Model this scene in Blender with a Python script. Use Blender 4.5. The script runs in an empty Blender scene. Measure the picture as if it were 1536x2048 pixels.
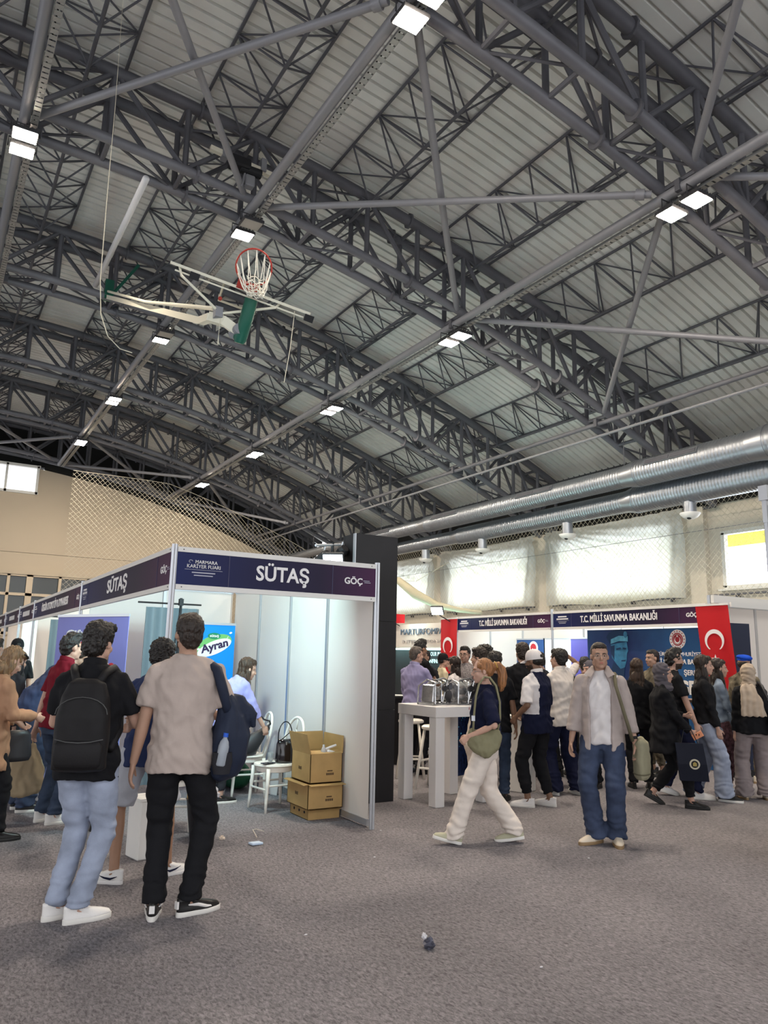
import bpy, math, random
from math import sin, cos, pi, radians, sqrt, hypot, atan2
from mathutils import Vector, Matrix, noise, Euler
random.seed(7)
D = bpy.data; SC = bpy.context.scene; COL = SC.collection
WORLD_S = .95; EXPO = 1.22; LAMP_E = 240; BOOTH_P = 34; DAY_P = 130
V = Vector

# ------------------------------------------------------------------ camera
cam_d = D.cameras.new('camera'); cam = D.objects.new('camera', cam_d); COL.objects.link(cam); SC.camera = cam
PITCH, ROLL, YAW = radians(10.82), radians(1.207), radians(30.85)
_f = V((sin(YAW)*cos(PITCH), cos(YAW)*cos(PITCH), sin(PITCH)))
_r = V((cos(YAW), -sin(YAW), 0)); _u = _r.cross(_f)
_R = _r*cos(ROLL) + _u*sin(ROLL); _U = -_r*sin(ROLL) + _u*cos(ROLL)
M = Matrix((_R, _U, -_f)).transposed().to_4x4(); M.translation = V((0, 0, 1.6))
cam.matrix_world = M
cam_d.sensor_fit = 'VERTICAL'; cam_d.sensor_height = 36; cam_d.lens = 1510/2048*36
cam_d.clip_start = .05; cam_d.clip_end = 300

# ------------------------------------------------------------------ world, exposure
W = D.worlds.new('world'); SC.world = W; W.use_nodes = True
bg = W.node_tree.nodes['Background']; bg.inputs[0].default_value = (.90, .92, .95, 1); bg.inputs[1].default_value = WORLD_S
SC.view_settings.view_transform = 'Standard'; SC.view_settings.look = 'None'
SC.view_settings.gamma = 1; SC.view_settings.use_curve_mapping = False
SC.view_settings.exposure = EXPO
SC.cycles.max_bounces = 8; SC.cycles.diffuse_bounces = 5; SC.cycles.glossy_bounces = 3
SC.cycles.transmission_bounces = 5; SC.cycles.sample_clamp_indirect = 6

# ------------------------------------------------------------------ materials
MAT = {}
def mat(name, col, rough=.6, metal=0, noise_s=None, noise_a=.12, bump=0, bump_s=None, bump_d=.02, emit=None, emit_s=0, spec=.3, alpha=None, trans=0, stretch=None, sheen=0):
    if name in MAT: return MAT[name]
    m = D.materials.new(name); m.use_nodes = True; nt = m.node_tree; N = nt.nodes; L = nt.links
    b = N['Principled BSDF']
    b.inputs['Base Color'].default_value = (*col, 1); b.inputs['Roughness'].default_value = rough
    b.inputs['Metallic'].default_value = metal; b.inputs['Specular IOR Level'].default_value = spec
    if trans: b.inputs['Transmission Weight'].default_value = trans
    if sheen: b.inputs['Sheen Weight'].default_value = sheen
    if alpha is not None: b.inputs['Alpha'].default_value = alpha
    if emit: b.inputs['Emission Color'].default_value = (*emit, 1); b.inputs['Emission Strength'].default_value = emit_s
    if noise_s or bump:
        tc = N.new('ShaderNodeTexCoord'); mp = N.new('ShaderNodeMapping'); L.new(tc.outputs['Object'], mp.inputs[0])
        if stretch: mp.inputs['Scale'].default_value = stretch
    if noise_s:
        n = N.new('ShaderNodeTexNoise'); n.inputs['Scale'].default_value = noise_s; n.inputs['Detail'].default_value = 5
        L.new(mp.outputs[0], n.inputs['Vector'])
        mx = N.new('ShaderNodeMix'); mx.data_type = 'RGBA'
        mx.inputs[6].default_value = (*[max(0, c*(1-noise_a)) for c in col], 1); mx.inputs[7].default_value = (*[min(1, c*(1+noise_a)) for c in col], 1)
        cr = N.new('ShaderNodeMapRange'); cr.inputs[1].default_value = .3; cr.inputs[2].default_value = .7
        L.new(n.outputs[0], cr.inputs[0]); L.new(cr.outputs[0], mx.inputs[0]); L.new(mx.outputs[2], b.inputs['Base Color'])
    if bump:
        n2 = N.new('ShaderNodeTexNoise'); n2.inputs['Scale'].default_value = bump_s or 60; n2.inputs['Detail'].default_value = 4
        L.new(mp.outputs[0], n2.inputs['Vector'])
        bp = N.new('ShaderNodeBump'); bp.inputs['Strength'].default_value = bump; bp.inputs['Distance'].default_value = bump_d
        L.new(n2.outputs[0], bp.inputs['Height']); L.new(bp.outputs[0], b.inputs['Normal'])
    MAT[name] = m; return m
def gradmat(name, stops, axis=1, lo=0, hi=1, rough=.5, noisy=0):
    "printed panel colour running along one object axis"
    if name in MAT: return MAT[name]
    m = D.materials.new(name); m.use_nodes = True; nt = m.node_tree; N = nt.nodes; L = nt.links; b = N['Principled BSDF']
    b.inputs['Roughness'].default_value = rough; b.inputs['Specular IOR Level'].default_value = .25
    tc = N.new('ShaderNodeTexCoord'); sp = N.new('ShaderNodeSeparateXYZ'); L.new(tc.outputs['Object'], sp.inputs[0])
    mr = N.new('ShaderNodeMapRange'); mr.inputs[1].default_value = lo; mr.inputs[2].default_value = hi; L.new(sp.outputs[axis], mr.inputs[0])
    cr = N.new('ShaderNodeValToRGB')
    if noisy:
        n = N.new('ShaderNodeTexNoise'); n.inputs['Scale'].default_value = 1.6; n.inputs['Detail'].default_value = 4; L.new(tc.outputs['Object'], n.inputs['Vector'])
        ma = N.new('ShaderNodeMath'); ma.operation = 'MULTIPLY_ADD'; ma.inputs[1].default_value = noisy; L.new(n.outputs[0], ma.inputs[0]); L.new(mr.outputs[0], ma.inputs[2])
        L.new(ma.outputs[0], cr.inputs[0])
    else: L.new(mr.outputs[0], cr.inputs[0])
    e = cr.color_ramp.elements
    for i, (p, c) in enumerate(stops):
        if i < 2: e[i].position = p; e[i].color = (*c, 1)
        else: q = e.new(p); q.color = (*c, 1)
    L.new(cr.outputs[0], b.inputs['Base Color']); MAT[name] = m; return m

STEEL = mat('grey_painted_steel', (.15, .15, .168), .5, .2, noise_s=2, noise_a=.12)
STEELD = mat('dark_painted_steel', (.105, .105, .12), .55, .2, noise_s=2, noise_a=.15)
STEELL = mat('pale_painted_steel', (.24, .24, .26), .45, .2)
GALV = mat('galvanised_steel', (.33, .35, .385), .38, .85, noise_s=8, noise_a=.05)
ALU = mat('aluminium', (.50, .51, .54), .35, .7)
WHITE = mat('white_paint', (.72, .70, .67), .45)
PANELW = mat('white_laminate', (.72, .665, .62), .45, spec=.25, noise_s=.7, noise_a=.03)
BLACK = mat('black', (.012, .012, .014), .6)
BLACKP = mat('black_panel', (.014, .013, .015), .5, noise_s=3, noise_a=.2)
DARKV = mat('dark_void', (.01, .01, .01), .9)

# ------------------------------------------------------------------ tagging
def tag(o, label=None, cat=None, group=None, kind=None):
    if label: o['label'] = label
    if cat: o['category'] = cat
    if group: o['group'] = group
    if kind: o['kind'] = kind
    return o
def thing(name, label, cat, loc=(0, 0, 0), rz=0, group=None):
    o = D.objects.new(name, None); COL.objects.link(o); o.location = loc; o.rotation_euler = (0, 0, rz)
    o.empty_display_size = .1
    return tag(o, label, cat, group)
def worldloc(o):
    p = V((0, 0, 0))
    while o: p = p + o.location; o = o.parent
    return p
def copy_tree(o, parent=None):
    c = o.copy(); COL.objects.link(c)
    if parent: c.parent = parent
    for ch in [x for x in D.objects if x.parent == o and x != c]: copy_tree(ch, c)
    return c

# ------------------------------------------------------------------ mesh builder
class MB:
    def __init__(s): s.v = []; s.f = []; s.m = []; s.mi = 0
    def add(s, vs, fs):
        b = len(s.v); s.v += [tuple(p) for p in vs]; s.f += [tuple(i+b for i in f) for f in fs]; s.m += [s.mi]*len(fs); return s
    def box(s, c, d, rot=None, bev=0):
        x, y, z = d[0]/2, d[1]/2, d[2]/2
        if bev:
            e = bev; vs = []; 
            for sz in (-1, 1):
                for sy in (-1, 1):
                    for sx in (-1, 1):
                        vs += [V((sx*(x-e), sy*(y-e), sz*z)), V((sx*(x-e), sy*y, sz*(z-e))), V((sx*x, sy*(y-e), sz*(z-e)))]
            import bmesh
            bm = bmesh.new(); q = [bm.verts.new(p) for p in vs]; r = bmesh.ops.convex_hull(bm, input=q); bm.normal_update()
            bmesh.ops.dissolve_limit(bm, angle_limit=.02, verts=bm.verts, edges=bm.edges)
            bm.verts.index_update(); vs = [p.co.copy() for p in bm.verts]; fs = [[w.index for w in f.verts] for f in bm.faces]; bm.free()
        else:
            vs = [V((sx*x, sy*y, sz*z)) for sz in (-1, 1) for sy in (-1, 1) for sx in (-1, 1)]
            fs = [(0, 2, 3, 1), (4, 5, 7, 6), (0, 1, 5, 4), (2, 6, 7, 3), (0, 4, 6, 2), (1, 3, 7, 5)]
        R = rot if isinstance(rot, Matrix) else (Euler(rot).to_matrix() if rot else None)
        c = V(c)
        return s.add([(R@p if R else p)+c for p in vs], fs)
    def tube(s, pts, r, n=8, cap=True, closed=False):
        pts = [V(p) for p in pts]; k = len(pts); rs = r if isinstance(r, (list, tuple)) else [r]*k
        vs = []; up = None
        for i, p in enumerate(pts):
            if closed: t = (pts[(i+1) % k]-pts[i-1])
            else: t = (pts[min(i+1, k-1)]-pts[max(i-1, 0)])
            t.normalize()
            if up is None:
                a = V((0, 0, 1)) if abs(t.z) < .9 else V((1, 0, 0)); up = (a - t*a.dot(t)).normalized()
            else: up = (up - t*up.dot(t)).normalized()
            w = t.cross(up)
            for j in range(n):
                an = 2*pi*(j+.5)/n; vs.append(p+(up*cos(an)+w*sin(an))*rs[i])
        fs = []
        for i in range(k if closed else k-1):
            for j in range(n):
                a = i*n+j; b = i*n+(j+1) % n; c2 = ((i+1) % k)*n+(j+1) % n; d = ((i+1) % k)*n+j; fs.append((a, b, c2, d))
        if cap and not closed: fs += [tuple(range(n))[::-1], tuple((k-1)*n+j for j in range(n))]
        return s.add(vs, fs)
    def lathe(s, prof, c=(0, 0, 0), n=24, rot=None):
        c = V(c); vs = []
        for r, z in prof:
            for j in range(n):
                p = V((r*cos(2*pi*j/n), r*sin(2*pi*j/n), z)); vs.append((rot@p if rot else p)+c)
        fs = [(i*n+j, i*n+(j+1) % n, (i+1)*n+(j+1) % n, (i+1)*n+j) for i in range(len(prof)-1) for j in range(n)]
        fs += [tuple(range(n))[::-1], tuple((len(prof)-1)*n+j for j in range(n))]
        return s.add(vs, fs)
    def ell(s, c, r, n=16, m=10, rot=None):
        c = V(c); r = (r, r, r) if not isinstance(r, (tuple, list)) else r
        vs = [V((0, 0, -r[2]))]; 
        for i in range(1, m):
            a = -pi/2+pi*i/m
            for j in range(n): vs.append(V((r[0]*cos(a)*cos(2*pi*j/n), r[1]*cos(a)*sin(2*pi*j/n), r[2]*sin(a))))
        vs.append(V((0, 0, r[2])))
        R = rot if isinstance(rot, Matrix) else (Euler(rot).to_matrix() if rot else None)
        vs = [(R@p if R else p)+c for p in vs]
        fs = [(0, 1+(j+1) % n, 1+j) for j in range(n)]
        for i in range(m-2):
            for j in range(n): fs.append((1+i*n+j, 1+i*n+(j+1) % n, 1+(i+1)*n+(j+1) % n, 1+(i+1)*n+j))
        t = len(vs)-1; fs += [(1+(m-2)*n+j, 1+(m-2)*n+(j+1) % n, t) for j in range(n)]
        return s.add(vs, fs)
    def loft(s, rings, cap=True):
        n = len(rings[0]); vs = [p for r in rings for p in r]
        fs = [(i*n+j, i*n+(j+1) % n, (i+1)*n+(j+1) % n, (i+1)*n+j) for i in range(len(rings)-1) for j in range(n)]
        if cap: fs += [tuple(range(n))[::-1], tuple((len(rings)-1)*n+j for j in range(n))]
        return s.add(vs, fs)
    def poly(s, pts, th, O=(0, 0, 0), X=(1, 0, 0), Y=(0, 0, 1)):
        "flat outline pts (2D) in plane O,X,Y given thickness th along X x Y"
        O, X, Y = V(O), V(X).normalized(), V(Y).normalized(); Nn = X.cross(Y)
        n = len(pts); a = [O+X*p[0]+Y*p[1] for p in pts]; b = [p+Nn*th for p in a]
        fs = [tuple(range(n))[::-1], tuple(range(n, 2*n))]+[(i, (i+1) % n, n+(i+1) % n, n+i) for i in range(n)]
        return s.add(a+b, fs)
    def build(s, name, m, parent=None, smooth=None, label=None):
        off = worldloc(parent) if parent else V((0, 0, 0))
        me = D.meshes.new(name); me.from_pydata([(p[0]-off.x, p[1]-off.y, p[2]-off.z) for p in s.v], [], s.f)
        for q in (m if isinstance(m, (list, tuple)) else [m]): me.materials.append(q)
        if isinstance(m, (list, tuple)) and len(m) > 1: me.polygons.foreach_set('material_index', s.m)
        me.update()
        if smooth: me.polygons.foreach_set('use_smooth', [True]*len(me.polygons)); 
        if smooth and smooth is not True: me.set_sharp_from_angle(angle=smooth)
        o = D.objects.new(name, me); COL.objects.link(o)
        if parent: o.parent = parent
        if label: o['label'] = label
        return o
def part(name, m, parent, fn, smooth=None, label=None):
    b = MB(); fn(b); return b.build(name, m, parent, smooth, label)

def text_obj(name, txt, m, parent, O, X, Y, h, width=None, bold=0, th=.004, align='CENTER', squash=1, label=None, spacing=1):
    "lettering: real glyph outlines laid on the plane O, X, Y; h = cap height"
    cu = D.curves.new(name, 'FONT'); cu.body = txt; cu.size = h/.72; cu.align_x = align; cu.align_y = 'CENTER' if align == 'CENTER' else 'CENTER'
    cu.extrude = th/2; cu.offset = bold*h; cu.resolution_u = 3; cu.space_character = spacing
    tmp = D.objects.new(name+'_t', cu); COL.objects.link(tmp); bpy.context.view_layer.update()
    me = D.meshes.new_from_object(tmp.evaluated_get(bpy.context.evaluated_depsgraph_get())); D.objects.remove(tmp); D.curves.remove(cu)
    X, Y = V(X).normalized(), V(Y).normalized(); Nn = X.cross(Y); O = V(O)
    off = worldloc(parent) if parent else V((0, 0, 0))
    xs = [v.co.x for v in me.vertices] or [0]
    if width: squash = width/max(1e-4, max(xs)-min(xs))
    for v in me.vertices:
        c = v.co.copy(); v.co = O + X*c.x*squash + Y*c.y + Nn*(c.z+th/2) - off
    me.materials.clear(); me.materials.append(m); me.name = name
    o = D.objects.new(name, me); COL.objects.link(o); o.parent = parent
    if label: o['label'] = label
    return o
# ================================================================== the hall
HALF = 17.9; YF = 36.8; YB = -9.2
def zb(x): return 10.3-.0145*x*x          # truss bottom chord arch
def zt(x): return 11.6-.0132*x*x          # truss top chord arch
def zr(x): return 12.05-.0132*x*x         # roof sheet
def struct(o): o['kind'] = 'structure'; return o

# floor: exhibition carpet
fm = D.materials.new('grey_needlefelt_carpet'); fm.use_nodes = True
def carpet():
    nt = fm.node_tree; N = nt.nodes; L = nt.links; b = N['Principled BSDF']; b.inputs['Roughness'].default_value = .95; b.inputs['Specular IOR Level'].default_value = .12
    tc = N.new('ShaderNodeTexCoord')
    n1 = N.new('ShaderNodeTexNoise'); n1.inputs['Scale'].default_value = 62; n1.inputs['Detail'].default_value = 6; n1.inputs['Roughness'].default_value = .75; n1.inputs['Distortion'].default_value = .6; mpp = N.new('ShaderNodeMapping'); mpp.inputs['Scale'].default_value = (1, .45, 1); mpp.inputs['Rotation'].default_value = (0, 0, .5); L.new(tc.outputs['Object'], mpp.inputs[0]); L.new(mpp.outputs[0], n1.inputs['Vector'])
    n2 = N.new('ShaderNodeTexNoise'); n2.inputs['Scale'].default_value = .9; n2.inputs['Detail'].default_value = 6; L.new(tc.outputs['Object'], n2.inputs['Vector'])
    r1 = N.new('ShaderNodeValToRGB'); e = r1.color_ramp.elements; e[0].position = .34; e[0].color = (.085, .078, .085, 1); e[1].position = .66; e[1].color = (.29, .268, .283, 1)
    L.new(n1.outputs[0], r1.inputs[0])
    r2 = N.new('ShaderNodeMapRange'); r2.inputs[1].default_value = .3; r2.inputs[2].default_value = .7; r2.inputs[3].default_value = .86; r2.inputs[4].default_value = 1.14; L.new(n2.outputs[0], r2.inputs[0])
    mx = N.new('ShaderNodeMix'); mx.data_type = 'RGBA'; mx.blend_type = 'MULTIPLY'; mx.inputs[0].default_value = 1
    L.new(r1.outputs[0], mx.inputs[6]); L.new(r2.outputs[0], mx.inputs[7]); L.new(mx.outputs[2], b.inputs['Base Color'])
    bp = N.new('ShaderNodeBump'); bp.inputs['Strength'].default_value = .6; bp.inputs['Distance'].default_value = .006; L.new(n1.outputs[0], bp.inputs['Height']); L.new(bp.outputs[0], b.inputs['Normal'])
carpet()
b = MB()
for k in range(24):                         # carpet runs laid side by side, 2 m wide
    x0 = -HALF+k*2; x1 = min(HALF, x0+1.9985)
    if x0 < HALF: b.box(((x0+x1)/2, (YF+YB)/2, -.05), (x1-x0, YF-YB, .1))
b.box((0, (YF+YB)/2, -.13), (2*HALF+.6, YF-YB+.6, .1))
struct(b.build('floor', fm))

# roof: corrugated sheet following the arch
b = MB(); prof = []; y = YB
while y < YF+.4: prof += [(y, 0), (y+.175, 0), (y+.190, .075), (y+.225, .075), (y+.240, 0)]; y += .25
NX = 36; vs = []
for i in range(NX+1):
    x = -HALF-.3+(2*HALF+.6)*i/NX
    for (yy, dz) in prof: vs.append((x, yy, zr(x)+dz))
n = len(prof); fs = [(i*n+j, i*n+j+1, (i+1)*n+j+1, (i+1)*n+j) for i in range(NX) for j in range(n-1)]
b.add(vs, fs)
ROOFM = mat('roof_sheet', (.74, .74, .705), .5, .05, noise_s=.8, noise_a=.10)
struct(b.build('ceiling', ROOFM))

WALLM = mat('cream_plaster', (.62, .56, .47), .7, noise_s=.35, noise_a=.05)
WALLB = mat('beige_wall_panel', (.52, .435, .33), .6, noise_s=.3, noise_a=.04)
WINF = mat('white_window_frame', (.75, .74, .70), .4)
TINTM = mat('yellow_tint_board', (.88, .84, .22), .6)  # colour of the added board that tints the window light
# right wall: plaster, pilasters under the trusses, window band 3.5 m .. 5.05 m
b = MB(); WX = HALF; TR = [-5.2, .8, 6.8, 12.8, 18.8, 24.8, 30.8, 36.8]
b.box((WX+.15, (YF+YB)/2, 1.75), (.3, YF-YB, 3.5)); b.box((WX+.15, (YF+YB)/2, 5.59), (.3, YF-YB, .46)); b.box((WX+.15, 10.125, 5.21), (.3, 4.648, .295))
wins = []
for i in range(len(TR)-1):
    y0, y1 = TR[i]+1.0, TR[i+1]-.45
    if i == 2: y1 = 12.45
    a = TR[i-1]+5.25 if i else YB
    wins.append((y0, y1))
edges = [YB]+[q for w in wins for q in w]+[YF]
for k in range(0, len(edges), 2): b.box((WX+.15, (edges[k]+edges[k+1])/2, 4.43), (.3, edges[k+1]-edges[k], 1.87))
for y in TR[1:-1]: b.box((WX-.10, y+.25, 2.89), (.2, .5, 5.78))
struct(b.build('wall_right', WALLM))
b = MB(); b.box((WX+.5, (YF+YB)/2, 6.9), (.1, YF-YB, 2.3)); struct(b.build('dark_gap_sheet_1', DARKV))  # black sheet standing in for the darkness between wall top and roof
b = MB(); b.box((WX+.1, (YF+YB)/2, 5.86), (.5, YF-YB, .06)); struct(b.build('dark_gap_sheet_2', DARKV))  # black strip along the foot of the same painted darkness
GLASS = mat('window_glass', (1, 1, 1), .02, trans=1, spec=.5)
GLASS.node_tree.nodes['Principled BSDF'].inputs['IOR'].default_value = 1.02
for i, (y0, y1) in enumerate(wins):
    w = D.objects.new('window_%d' % (i+1), None); COL.objects.link(w); w.location = (WX, (y0+y1)/2, 3.5); w['kind'] = 'structure'
    def fr(b):
        cy, L_ = (y0+y1)/2, y1-y0
        zt_ = 5.01 if i == 2 else 5.31; zm = (3.56+zt_)/2; hh = zt_-3.56
        b.box((WX+.08, cy, 3.56), (.16, L_, .10)); b.box((WX+.08, cy, zt_), (.16, L_, .10))
        for yy in (y0+.05, y1-.05): b.box((WX+.08, yy, zm), (.16, .10, hh))
        for k in (1, 2): b.box((WX+.10, y0+L_*k/3, zm), (.07, .06, hh))
        b.box((WX-.04, cy, 3.49), (.16, L_+.16, .05))
    part('window_frame', WINF, w, fr)
    part('pane', GLASS, w, lambda b: b.box((WX+.12, (y0+y1)/2, 4.28 if i == 2 else 4.43), (.006, y1-y0-.2, 1.36 if i == 2 else 1.66)))
b = MB(); b.box((WX+1.1, (YF+YB)/2, 5.66), (1.6, YF-YB, .12)); b.box((WX+1.9, (YF+YB)/2, 5.32), (.1, YF-YB, .78)); struct(b.build('tint_board', TINTM))  # added slab and board outside, yellow to tint light in the window tops

# far gable wall
b = MB(); NS = 40; pts = [(-HALF, 4.85)]+[(HALF, 4.85)]
arc = [(HALF-2*HALF*i/NS, zb(HALF-2*HALF*i/NS)-.35) for i in range(NS+1)]
# high window opening x -2.4..3.65, z 8.35..9.6 cut by assembling pieces
def wallpiece(x0, x1, z0f, z1f, m=8):
    for i in range(m):
        a, c = x0+(x1-x0)*i/m, x0+(x1-x0)*(i+1)/m
        b.add([(a, YF, z0f(a)), (c, YF, z0f(c)), (c, YF, z1f(c)), (a, YF, z1f(a)), (a, YF+.25, z0f(a)), (c, YF+.25, z0f(c)), (c, YF+.25, z1f(c)), (a, YF+.25, z1f(a))],
              [(0, 1, 2, 3), (7, 6, 5, 4), (3, 2, 6, 7), (0, 4, 5, 1), (0, 3, 7, 4), (1, 5, 6, 2)])
top = lambda x: zb(x)-.45
wallpiece(3.68, HALF, lambda x: 5.80, top, 24); wallpiece(-HALF, -2.5, lambda x: 5.80, top, 20)
wallpiece(-2.5, 3.68, lambda x: 5.80, lambda x: 8.45, 2)
wallpiece(-HALF, HALF, lambda x: 5.0, lambda x: 5.78, 2)
for x0, x1, z0, z1 in ((-HALF, -1.5, 0, 5.0), (8.6, HALF, 0, 5.0)): wallpiece(x0, x1, lambda x: z0, lambda x: z1, 2)
wallpiece(-1.5, 8.6, lambda x: 0, lambda x: 2.2, 2)
b.box((0, YF-.06, 4.93), (2*HALF, .16, .22))
struct(b.build('wall_far', WALLB))
DG = mat('dark_glass', (.03, .034, .03), .12, spec=.6)
w = D.objects.new('window_8', None); COL.objects.link(w); w.location = (3.5, YF, 2.2); w['kind'] = 'structure'
def fr(b):
    for x in (-1.45, 0, 1.35, 2.9, 3.75, 5.0, 6.2, 7.4, 8.55): b.box((x, YF-.02, 3.5), (.26 if abs(x-3.75) < .1 else .12, .12, 2.7))
    for z in (2.25, 3.95, 4.8): b.box((3.5, YF-.02, z), (10.1, .12, .12))
part('window_frame', mat('beige_frame', (.60, .50, .38), .6), w, fr); part('pane', DG, w, lambda b: b.box((3.5, YF+.08, 3.5), (10.1, .02, 2.7)))
w = D.objects.new('window_9', None); COL.objects.link(w); w.location = (.6, YF, 8.4); w['kind'] = 'structure'
def fr(b):
    b.box((.6, YF+.02, 8.50), (6.2, .2, .12)); b.box((.6, YF+.02, 9.72), (6.2, .2, .12))
    for x in (-2.44, .5, 2.35, 3.62): b.box((x, YF+.02, 9.1), (.1, .2, 1.3))
part('window_frame', WINF, w, fr); part('pane', GLASS, w, lambda b: b.box((.6, YF+.1, 9.1), (6.1, .01, 1.2)))
# black sheet standing in for the darkness behind the last truss (above the wall)
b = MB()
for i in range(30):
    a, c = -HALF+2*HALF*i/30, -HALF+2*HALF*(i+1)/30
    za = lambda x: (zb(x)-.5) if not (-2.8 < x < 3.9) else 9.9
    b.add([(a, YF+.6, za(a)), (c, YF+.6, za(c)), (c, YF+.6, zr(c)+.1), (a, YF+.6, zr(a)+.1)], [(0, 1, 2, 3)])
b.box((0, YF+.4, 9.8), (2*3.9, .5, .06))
struct(b.build('dark_gable_sheet', DARKV))
# ------------------------------------------------------------------ roof trusses
NODX = [.45, 1.77, 3.08, 4.4, 5.65, 6.88, 8.12, 9.35, 10.46, 11.57, 12.69, 13.8, 14.85, 15.9, 16.95, 17.75]
NODX = sorted([.9-x for x in NODX[1:] if .9-x > -17.9]+NODX)
ORD = {.8: 'passing almost overhead', 6.8: 'nearest whole one, crossing the top right corner', 12.8: 'second from the camera, behind the basketball hoop', 18.8: 'third from the camera, carrying the basketball mast', 24.8: 'fourth from the camera', 30.8: 'fifth from the camera, right in front of the far netting', 36.5: 'last one, in the dark above the far wall'}
def truss(Y):
    t = thing('roof_truss', 'grey arched roof truss, '+ORD[Y], 'roof truss', (0, Y, 0), 0, 'arched roof trusses')
    xs = [-17.7+35.4*i/48 for i in range(49)]
    for s in (-.36, .36):
        part('bottom_chord', STEEL, t, lambda b: b.tube([(x, Y+s, zb(x)) for x in xs], .092, 10), radians(40))
        part('top_chord', STEELD, t, lambda b: b.tube([(x, Y+s, zt(x)) for x in xs], .115, 10), radians(40))
    for i, x in enumerate(NODX):
        d = abs(i-NODX.index(.45))
        part('vertical_strut', STEELD, t, lambda b: [b.tube([(x, Y+s, zb(x)), (x, Y+s, zt(x))], .055, 7) for s in (-.36, .36)]+[b.tube([(x, Y-.36, zb(x)), (x, Y+.36, zb(x))], .045, 6), b.tube([(x, Y-.36, zt(x)), (x, Y+.36, zt(x))], .045, 6)])
    for i in range(len(NODX)-1):
        x0, x1 = NODX[i], NODX[i+1]; d = i-NODX.index(.45)
        p, q = ((x0, zb(x0)), (x1, zt(x1))) if d % 2 == 0 else ((x0, zt(x0)), (x1, zb(x1)))
        part('diagonal_strut', STEELD, t, lambda b: [b.tube([(p[0], Y+s, p[1]), (q[0], Y+s, q[1])], .05, 7) for s in (-.36, .36)])
    part('lacing', STEELD, t, lambda b: [b.tube([(NODX[i], Y-.36*(-1)**i, zf(NODX[i])), (NODX[i+1], Y+.36*(-1)**i, zf(NODX[i+1]))], .028, 5) for i in range(len(NODX)-1) for zf in (zb, zt)])
    part('flange_joint', STEELD, t, lambda b: [b.tube([(x-.02, Y+s, zf(x)), (x+.02, Y+s, zf(x))], .165, 10) for x in (-7.0, -2.4, 3.3, 7.9, 12.1) for s in (-.36, .36) for zf in (zb, zt)])
    return t
for Y in ORD: truss(Y)

# lattice purlins between the trusses, under the sheet
PX = [1.3+2.77*k for k in range(6)]+[.9-1.3-2.77*k for k in range(6)]
PN = ['first lattice purlin right of the roof ridge', 'second lattice purlin right of the roof ridge', 'third lattice purlin right of the roof ridge', 'fourth lattice purlin right of the roof ridge', 'fifth lattice purlin right of the roof ridge', 'sixth lattice purlin right of the ridge, above the ducts']+['lattice purlin %s left of the roof ridge' % q for q in ('just', 'second', 'third', 'fourth', 'fifth', 'sixth')]
for X, nm in zip(PX, PN):
    t = thing('roof_purlin', 'thin '+nm, 'purlin', (X, 0, zr(X)), 0, 'lattice roof purlins')
    sl = -.0264*X; wv = .68; zc = zr(X)-.05
    Y0, Y1 = .8, 36.3
    for s in (-1, 1): part('top_chord', STEELD, t, lambda b: b.tube([(X+s*wv, Y0, zc+sl*s*wv), (X+s*wv, Y1, zc+sl*s*wv)], .03, 6))
    part('bottom_chord', STEELD, t, lambda b: b.tube([(X, Y0, zc-.62), (X, Y1, zc-.62)], .034, 6))
    def lac(b):
        k = 0; y = Y0
        while y < Y1-.1:
            y2 = min(Y1, y+1.0)
            for s in (-1, 1):
                A, B_ = (X+s*wv, y, zc+sl*s*wv), (X+s*wv, y2, zc+sl*s*wv)
                m = (X, (y+y2)/2, zc-.62)
                b.tube([A, m], .02, 5, False); b.tube([m, B_], .02, 5, False)
            b.tube([(X-wv, y, zc-sl*wv), (X+wv, y, zc+sl*wv)], .018, 5, False)
            s = (-1)**k; b.tube([(X-s*wv, y, zc-sl*s*wv), (X+s*wv, y2, zc+sl*s*wv)], .018, 5, False)
            y = y2; k += 1
    part('lacing', STEELD, t, lac)

# longitudinal tie tubes with cable trays under the bottom chords
ROWS = [.45, 4.4, 9.35, 13.8]; RN = ['under the roof ridge, left edge of the picture', 'from the top centre lamps down past the basketball hoop', 'carrying the right-hand row of lamps', 'low above the silver ducts']
TRAY = mat('cable_tray', (.34, .34, .33), .4, .6)
for X, nm in zip(ROWS, RN):
    z = zb(X)-.14
    t = thing('tie_tube', 'long grey steel tube '+nm, 'roof tube', (X, 0, z), 0, 'tubes running down the hall under the trusses')
    part('tube', STEELL if X < 13 else STEEL, t, lambda b: b.tube([(X, -.2, z), (X, 36.3, z)], .085 if X < 13 else .055, 10), radians(40))
    def tray(b):
        x = X+.15; zz = z-.08; y = -.2
        for s in (-1, 1): b.box((x+s*.05, 18, zz), (.008, 36.6, .05))
        while y < 36.2: b.box((x, y, zz-.02), (.10, .09, .004)); y += .12
    if X < 13: part('cable_tray', TRAY, t, tray); part('cable', BLACK, t, lambda b: b.tube([(X+.14, -.2+q*1.5, z-.065+.01*(q % 2)) for q in range(25)], .012, 5))
    else: part('conduit', STEELL, t, lambda b: b.tube([(X+.3, -.2, z-.2), (X+.3, 36.3, z-.2)], .035, 8))
    part('clamp', STEELD, t, lambda b: [b.box((X+.1, y, z+.02), (.4, .09, .2)) for y in TR[1:-1]])
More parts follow.
